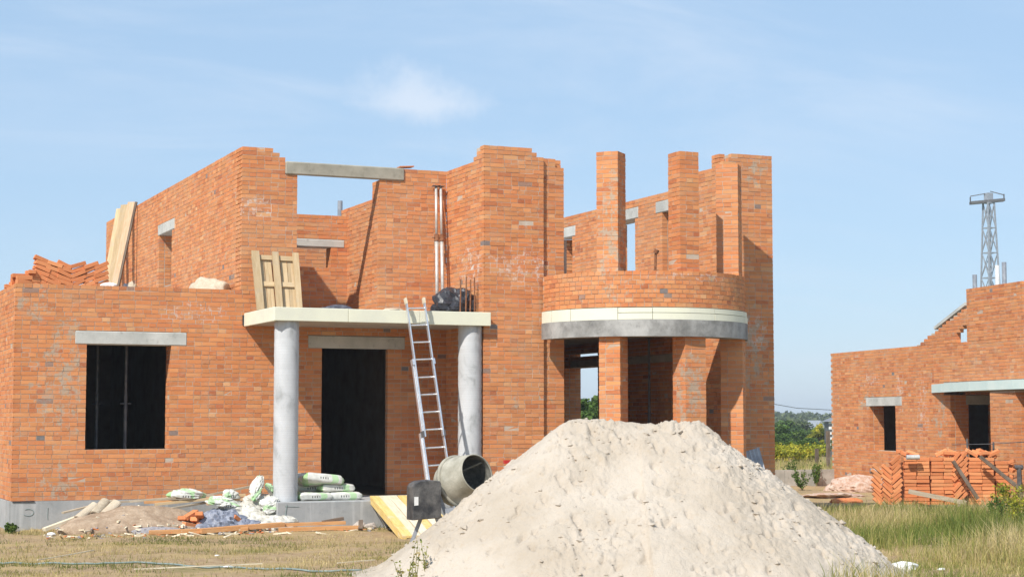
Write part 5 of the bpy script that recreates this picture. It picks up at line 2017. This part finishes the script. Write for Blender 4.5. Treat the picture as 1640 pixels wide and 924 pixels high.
PROT = [tree_meshes(1, 5.0, 1.9, 1.2, 34, 5200, 0.26, M['leaf']), tree_meshes(2, 4.2, 2.1, 0.8, 36, 5200, 0.26, M['leaf']),
        tree_meshes(3, 5.6, 1.6, 1.4, 30, 4600, 0.26, M['leaf_pale']), tree_meshes(4, 3.2, 1.8, 0.5, 30, 4600, 0.22, M['leaf']), tree_meshes(5, 3.6, 1.5, 0.5, 26, 4000, 0.20, M['leaf_yellow'])]


def gzv(x, y):
    return float(ground_z(x, y)) - float(np.clip((y * 0.9 + x * 0.42 - 55) / 120, 0, 1) ** 1.3 * 5.0)


def tree(kind, u_, vtop, dpt, label, group, wscale=1.0):
    p = atd(u_, vtop, dpt)
    zg = gzv(p.x, p.y)
    hh = max(0.8, p.z - zg)
    hp = (5.0, 4.2, 5.6, 3.2, 3.6)[kind]
    s = hh / (hp * 1.12)
    r0 = empty('bush' if hh < 3.2 else 'tree', (p.x, p.y, zg), (0, 0, random.uniform(0, 6.28)))
    r0.scale = (s * wscale, s * wscale, s)
    tag(r0, label, 'bush' if hh < 3.2 else 'tree', group)
    for nm, me in zip(('trunk', 'crown'), PROT[kind]):
        link(bpy.data.objects.new(nm, me), r0)
    return r0


G_T = 'trees and bushes in the gap between the houses'
tree(1, 1252, 678, 120, 'dark green tree right beside the brick tower in the gap', G_T, 1.3)
tree(0, 1278, 686, 140, 'green tree in the middle of the gap above the yellow weeds', G_T, 1.5)
tree(3, 1296, 700, 110, 'round dark bush below the far cottages', G_T, 1.5)
tree(4, 1312, 676, 125, 'yellow green tree left of the striped building', G_T, 1.0)
tree(1, 1264, 706, 90, 'broad dark bush behind the yellow weeds', G_T, 1.8)
tree(3, 1285, 712, 84, 'low dark bush in the centre of the gap', G_T, 1.8)
tree(0, 1322, 708, 95, 'dark bush at the foot of the striped building', G_T, 1.3)
tree(1, 1235, 690, 100, 'dark tree half hidden by the brick tower', G_T, 1.2)
tree(0, 1345, 690, 105, 'tree half hidden behind the far house corner', G_T, 1.2)
tree(0, 1262, 668, 190, 'taller green tree behind the cottages at the left of the gap', G_T, 1.6)
tree(2, 1288, 670, 210, 'grey green tree rising over the middle of the gap', G_T, 1.9)
tree(1, 1305, 682, 170, 'green tree behind the yellow green tree in the gap', G_T, 1.5)
G_B = 'trees seen through the curved bay'
tree(1, 934, 634, 75, 'bright green tree seen through the left opening of the bay', G_B, 1.2)
tree(0, 958, 628, 85, 'green tree behind the slim lower bay pier', G_B, 1.2)
tree(3, 915, 640, 80, 'green bush at the left edge of the bay opening', G_B, 1.5)
# far wooded slope: one mass
rnd = np.random.default_rng(21)
cs = []
for i in range(1500):
    ang = rnd.uniform(-0.62, 0.62) if i % 3 else rnd.uniform(0.10, 0.24)
    dd = rnd.uniform(330, 560)
    base_ = CAM + (FWD * math.cos(ang) + RGT * math.sin(ang)) * dd
    zt = CAM.z + (672 - (650 + 12 * vnoise(np.array(ang * 40), np.array(0.5)) + (560 - dd) / 230 * 14)) / FPX * dd
    s = rnd.uniform(1.6, 3.0)
    z_top = float(zt) - rnd.random() * 1.2
    for j in range(2):
        cs.append((np.array([base_.x + rnd.normal() * 1.5, base_.y + rnd.normal() * 1.5, z_top - s * 0.75 - j * s * 1.1]), np.array([s * (1 + .3 * j), s * (1 + .3 * j), s * 0.8])))
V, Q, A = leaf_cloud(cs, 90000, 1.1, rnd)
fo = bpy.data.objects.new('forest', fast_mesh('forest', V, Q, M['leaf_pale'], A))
link(fo)
tag(fo, 'far grey green wood along the horizon', 'forest', kind='stuff')


def blades(n, px_, py_, hmin, hmax, width, rnd, lean=0.5, tone=(0.6, 0.25)):
    """grass blades at the given points: 5 vertices, three triangles each (one quad pair plus tip)"""
    h = hmin + (hmax - hmin) * rnd.random(n) ** 1.6
    a = rnd.random(n) * 6.283
    dx, dy = np.cos(a), np.sin(a)
    b = rnd.random(n) * 6.283
    ln = lean * h * rnd.random(n)
    bx_, by_ = np.cos(b) * ln, np.sin(b) * ln
    w_ = width * (0.6 + 0.8 * rnd.random(n))
    z0 = ground_z(px_, py_) - 0.01
    P = np.stack([px_, py_, z0], 1)
    sx_ = np.stack([dx * w_, dy * w_, np.zeros(n)], 1)
    mid = P + np.stack([bx_ * 0.35, by_ * 0.35, h * 0.55], 1)
    tip = P + np.stack([bx_, by_, h * (1 - 0.25 * lean * rnd.random(n))], 1)
    V = np.stack([P - sx_, P + sx_, mid + sx_ * 0.7, mid - sx_ * 0.7, tip], 1).reshape(-1, 3)
    i5 = np.arange(n)[:, None] * 5
    T = np.concatenate([i5 + [0, 1, 2], i5 + [0, 2, 3], i5 + [3, 2, 4]], 1).reshape(-1, 3)
    t = np.clip(tone[0] + tone[1] * rnd.normal(size=n), 0, 1) if np.isscalar(tone[0]) else np.clip(tone[0] + tone[1] * rnd.normal(size=n), 0, 1)
    A = np.repeat(np.stack([t, rnd.random(n), np.zeros(n)], 1), 3, 0)
    return V, T, A


def in_house(x, y):
    return ((x > -0.1) & (y > -0.06)) | ((x > 3.8) & (x < 7.7) & (y > -2.0)) | ((x > 7.4) & (y > -4.2) & (x < 13.1))


rnd = np.random.default_rng(5)
# short dry turf on the left and all round
n = 300000
x = rnd.uniform(-7, 13, n); y = rnd.uniform(-15, 1.0, n)
den = fbm(x * 0.9, y * 1.6 + 40, o=4)
near = fbm(x * 4, y * 4, o=2)
gr = fbm(x * 0.45 + 9, y * 0.8 + 3, o=3)
keep = (rnd.random(n) < np.clip((den - 0.40) * 3.2 + (near - 0.5) * 0.8, 0.02, 0.9)) & ~in_house(x, y) & (sand_h(x, y) < 0.10)
keep &= ~((x > 0.6) & (x < 3.9) & (y > -1.9))
x, y, gr = x[keep], y[keep], gr[keep]
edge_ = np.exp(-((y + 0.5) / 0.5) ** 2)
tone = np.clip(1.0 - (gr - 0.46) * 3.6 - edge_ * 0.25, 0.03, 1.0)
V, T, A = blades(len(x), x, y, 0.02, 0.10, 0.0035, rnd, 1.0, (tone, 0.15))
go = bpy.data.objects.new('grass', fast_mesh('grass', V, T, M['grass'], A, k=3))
link(go)
tag(go, 'short dry turf on the building plot', 'grass', kind='stuff')
# tall dry grass on the right
n = 420000
x = rnd.uniform(6.0, 24, n); y = rnd.uniform(-17, 10, n)
den = fbm(x * 0.6 + 4, y * 0.6, o=4)
side = x * 0.92 - y * 0.40            # towards the right of the picture
keep = (rnd.random(n) < np.clip((den - 0.30) * 2.2, 0.10, 0.95)) & (sand_h(x, y) < -0.06) & ~in_house(x, y)
keep &= ((x - SX) * RGT.x + (y - SY) * RGT.y > 1.7) & ((x - P0.x) * N2.x + (y - P0.y) * N2.y > 0.35)
sb_in = ((x - SB0.x) * axb.x + (y - SB0.y) * axb.y > -0.15) & ((x - SB0.x) * axb.x + (y - SB0.y) * axb.y < LB_ + .1) & ((x - SB0.x) * -nrm.x + (y - SB0.y) * -nrm.y > -0.12) & ((x - SB0.x) * -nrm.x + (y - SB0.y) * -nrm.y < 0.7)
keep &= ~sb_in
x, y = x[keep], y[keep]
gr = fbm(x * 0.5 + 19, y * 0.5 + 3, o=3)
dsand = np.clip(-sand_h(x, y) / 1.0, 0, 1)
hm = 0.08 + 0.40 * np.clip((fbm(x * 0.35, y * 0.35 + 8, o=3) - 0.35) * 2.5, 0.05, 1) * (0.35 + 0.65 * dsand)
hm = hm * np.where(y > -2, 0.55, 1.0)
V, T, A = blades(len(x), x, y, hm * 0.5, hm * 1.5, 0.0038, rnd, 0.75, (np.clip(0.92 - (gr - 0.36) * 2.6, 0.05, 1.0), 0.18))
go = bpy.data.objects.new('tall_grass', fast_mesh('tall_grass', V, T, M['tallgrass'], A, k=3))
link(go)
tag(go, 'tall dry grass right of the sand pile', 'grass', kind='stuff')
# weeds in the field beyond
n = 60000
x = rnd.uniform(14, 34, n); y = rnd.uniform(11, 42, n)
keep = ((x - CAM.x) / (y - CAM.y) > 0.56) & ((x - CAM.x) / (y - CAM.y) < 0.70)
x, y = x[keep], y[keep]
gr = fbm(x * 0.3 + 19, y * 0.3 + 3, o=3)
V, T, A = blades(len(x), x, y, 0.15, 0.55, 0.010, rnd, 0.5, (np.clip(0.95 - (gr - 0.4) * 2, 0.1, 1.0), 0.2))
go = bpy.data.objects.new('field_weeds', fast_mesh('field_weeds', V, T, M['tallgrass'], A, k=3))
link(go)
tag(go, 'dry weeds of the field beyond the low wall', 'weeds', kind='stuff')


def weed(px_, py_, hh, nst, spread, mat, label, seed, leaf=0.05, cat='plant', group=None, dens=60):
    rn = random.Random(seed)
    r0 = empty('weed', (px_, py_, float(ground_z(px_, py_))))
    tag(r0, label, cat, group)
    rr = np.random.default_rng(seed)
    sb = MB()
    cs = []
    for i in range(nst):
        a = rn.uniform(0, 6.28)
        e = Vector((math.cos(a) * spread * rn.random(), math.sin(a) * spread * rn.random(), hh * rn.uniform(0.6, 1.0)))
        mid = e * 0.5 + Vector((rn.uniform(-.03, .03), rn.uniform(-.03, .03), 0))
        sb.tube([(0, 0, 0), tuple(mid), tuple(e)], [0.006, 0.004, 0.002], 5)
        for t in np.linspace(0.25, 1.0, 7):
            c = np.array(mid.lerp(e, (t - .5) * 2) if t > .5 else Vector((0, 0, 0)).lerp(mid, t * 2))
            cs.append((c, np.array([spread * 0.16 + .02, spread * 0.16 + .02, 0.05])))
    V, Q, A = leaf_cloud(cs, nst * dens, leaf, rr)
    link(bpy.data.objects.new('leaves', fast_mesh('leaves', V, Q, mat, A)), r0)
    sb.build('stem', M['grass_stem'], r0)
    return r0


M['grass_stem'] = plain('weed_stem', (0.16, 0.17, 0.05), (0.30, 0.27, 0.10), 8, 0.9)
for i, (u_, v_, hh, nst, spd, mt, lab) in enumerate(((1612, 824, 0.62, 14, 0.32, 'leaf_yellow', 'yellow green weed at the right end of the brick stack'), (1634, 850, 0.70, 12, 0.35, 'leaf_yellow', 'tall yellowish weed at the right picture edge'),
                                                   (1598, 838, 0.45, 9, 0.22, 'leaf', 'small dark weed in front of the brick stack'), 
                                                   (1285, 785, 0.55, 10, 0.35, 'leaf', 'green weed by the low concrete wall'), (1308, 778, 0.75, 8, 0.25, 'leaf', 'tall thin green weed before the low concrete wall'), (1268, 772, 0.6, 10, 0.35, 'leaf', 'green weed close to the tower corner'),
                                                   
                                                   (20, 852, 0.14, 8, 0.15, 'leaf', 'small green tuft at the left corner of the plinth'), (122, 852, 0.10, 8, 0.12, 'leaf', 'tiny green tuft left of the soil heap')
                                                   )):
    p = onZ(u_, v_, 0)
    weed(p.x, p.y, hh, nst, spd, M[mt], lab, 60 + i, group='weeds on the plot')
for i, (u_, v_, hh) in enumerate(((1262, 752, 0.8), (1278, 750, 0.9), (1296, 748, 0.8), (1246, 752, 0.8))):
    p = onZ(u_, v_ + 6, -0.2)
    weed(p.x, p.y, hh, 26, 1.0, M['leaf_yellow'], ('yellow flowering weed clump nearest the tower but one', 'yellow flowering weed clump in the middle of the gap', 'yellow flowering weed clump at the right of the gap', 'yellow flowering weed clump touching the tower edge')[i], 90 + i, 0.10, group='yellow weeds beyond the low wall')
# dry stalks growing before the sand
for i, (u_, v_, lab) in enumerate(((665, 925, 'dry stalk in front of the left sand slope'), (678, 918, 'leafy dry stalk right of its neighbour before the sand'), (640, 930, 'short dry stalk at the left foot of the sand'), (648, 935, 'thin dry stalk at the foot of the sand'))):
    p = onZ(u_, v_ + 14, 0)
    weed(p.x, p.y, (0.62, 0.52, 0.35, 0.4)[i], (3, 3, 2, 2)[i], 0.10, M['tallgrass'], lab, 110 + i, 0.035, group='dry stalks before the sand', dens=26)

# ================================================================== litter and hose in the foreground
pts = []
for i in range(40):
    t = i / 39
    u_ = -60 + 640 * t
    v_ = 897 + 16 * t + 2.0 * math.sin(t * 9)
    p = onZ(u_, v_, 0)
    pts.append((p.x, p.y, float(ground_z(p.x, p.y)) + 0.016))
m_ = MB(); m_.tube(pts, 0.012, 8)
tag(m_.build('garden_hose', M['hose'], None, True), 'grey green hose snaking across the dry grass in the foreground', 'hose')
for i, (u_, v_, sz, lab) in enumerate(((1446, 905, (0.17, 0.10, 0.07), 'crumpled white paper lying at the right foot of the sand'), (1508, 910, (0.04, 0.03, 0.015), 'small white scrap in the tall grass'),
                                     (365, 899, (0.05, 0.03, 0.012), 'white litter scrap on the left dry grass'), (348, 882, (0.03, 0.02, 0.012), 'tiny white scrap on the dry grass'), (82, 850, (0.06, 0.04, 0.03), 'white scrap near the left plinth corner'))):
    p = onZ(u_, v_ + 8, 0)
    crumple('paper_scrap', (p.x, p.y, float(ground_z(p.x, p.y)) + 0.02), sz, M['whitepaper'], 0.3, 3, lab, 'paper', 'white litter on the ground', seed=70 + i, seg=24)
for i, (ua, va, ub, vb, lab) in enumerate(((215, 915, 420, 906, 'thin pale stick on the grass in the left foreground'), (540, 905, 600, 900, 'short pale stick left of the sand pile'), (60, 900, 150, 884, 'pale straw stick at the far left foreground'))):
    a, b = onZ(ua, va, 0), onZ(ub, vb, 0)
    plank('stick', (a.x, a.y, 0.03), (b.x, b.y, 0.03), 0.014, 0.012, M['wood_cream'], lab, 'stick', 'sticks on the ground')

# small splinters, plaster and paper bits strewn over the rubbish heap and the ground near it
rb_ = random.Random(99)
groups_ = (('wood_cream', 'timber_scraps', 'pale splinters and timber scraps strewn over the rubbish heap', 'scraps', 150), ('loose', 'brick_bits', 'small broken brick bits strewn around the rubbish heap', 'brick bits', 130), ('asphalt', 'plaster_bits', 'grey plaster bits strewn around the rubbish heap', 'plaster bits', 150))
for mt, nm, lab, ct, cnt_ in groups_:
    m_ = MB()
    for _ in range(cnt_):
        if rb_.random() < 0.7:
            x = rb_.gauss(2.6, 0.85); y = rb_.gauss(-1.7, 0.35)
            z = max(0.02, 0.34 * math.exp(-((x - 1.8) / 0.9) ** 2 - ((y + 1.25) / .55) ** 2), 0.20 * math.exp(-((x - 3.0) / 0.7) ** 2 - ((y + 1.2) / .5) ** 2)) + rb_.uniform(0, .03)
        else:
            x = rb_.uniform(0.2, 6.0); y = -2.25 - abs(rb_.gauss(0, 0.4)); z = 0.015
        if in_house(np.array(x), np.array(y)):
            continue
        a = rb_.uniform(0, 6.28)
        l_ = rb_.uniform(0.02, 0.05) * (3.0 if mt == 'wood_cream' else 1.0)
        dv = Vector((math.cos(a), math.sin(a), rb_.uniform(-.3, .3))) * l_
        c_ = Vector((x, y, z))
        m_.bar(c_ - dv, c_ + dv, rb_.uniform(0.012, 0.035), rb_.uniform(0.008, 0.025), jit=0.006)
    tag(m_.build(nm, M[mt], None), lab, ct, kind='stuff')

# ================================================================== air
m, k = new_mat('haze')
pv = k.n('ShaderNodeVolumePrincipled')
pv.inputs['Color'].default_value = (0.80, 0.87, 0.95, 1)
pv.inputs['Density'].default_value = 0.00045
k.n('ShaderNodeOutputMaterial', i_Volume=pv.outputs[0])
hz = MB()
hz.box(-905, 2205, -65, 2605, -7.5, 31.0)
tag(hz.build('haze', m, None), 'thin summer haze', 'haze', kind='stuff')

# faint old scribbles on the plinth
for nm, pts_, lab in (('ring', [(0.27 + 0.085 * math.cos(a), -0.0385, 0.26 + 0.055 * math.sin(a)) for a in np.linspace(-2.4, 2.2, 24)], 0), ('stroke', [(0.58, -0.0385, 0.33), (0.575, -0.0385, 0.20), (0.58, -0.0385, 0.14)], 0)):
    m_ = MB(); m_.tube(pts_, 0.005, 5); m_.build('paint_mark', M['hose'], house)
m_ = MB(); m_.tube([(4.02, -1.972, 0.40), (4.00, -1.972, 0.25), (4.01, -1.972, 0.10)], 0.008, 5); m_.tube([(3.99, -1.972, 0.37), (4.22, -1.972, 0.36)], 0.005, 5); m_.build('paint_mark', M['hose'], house)
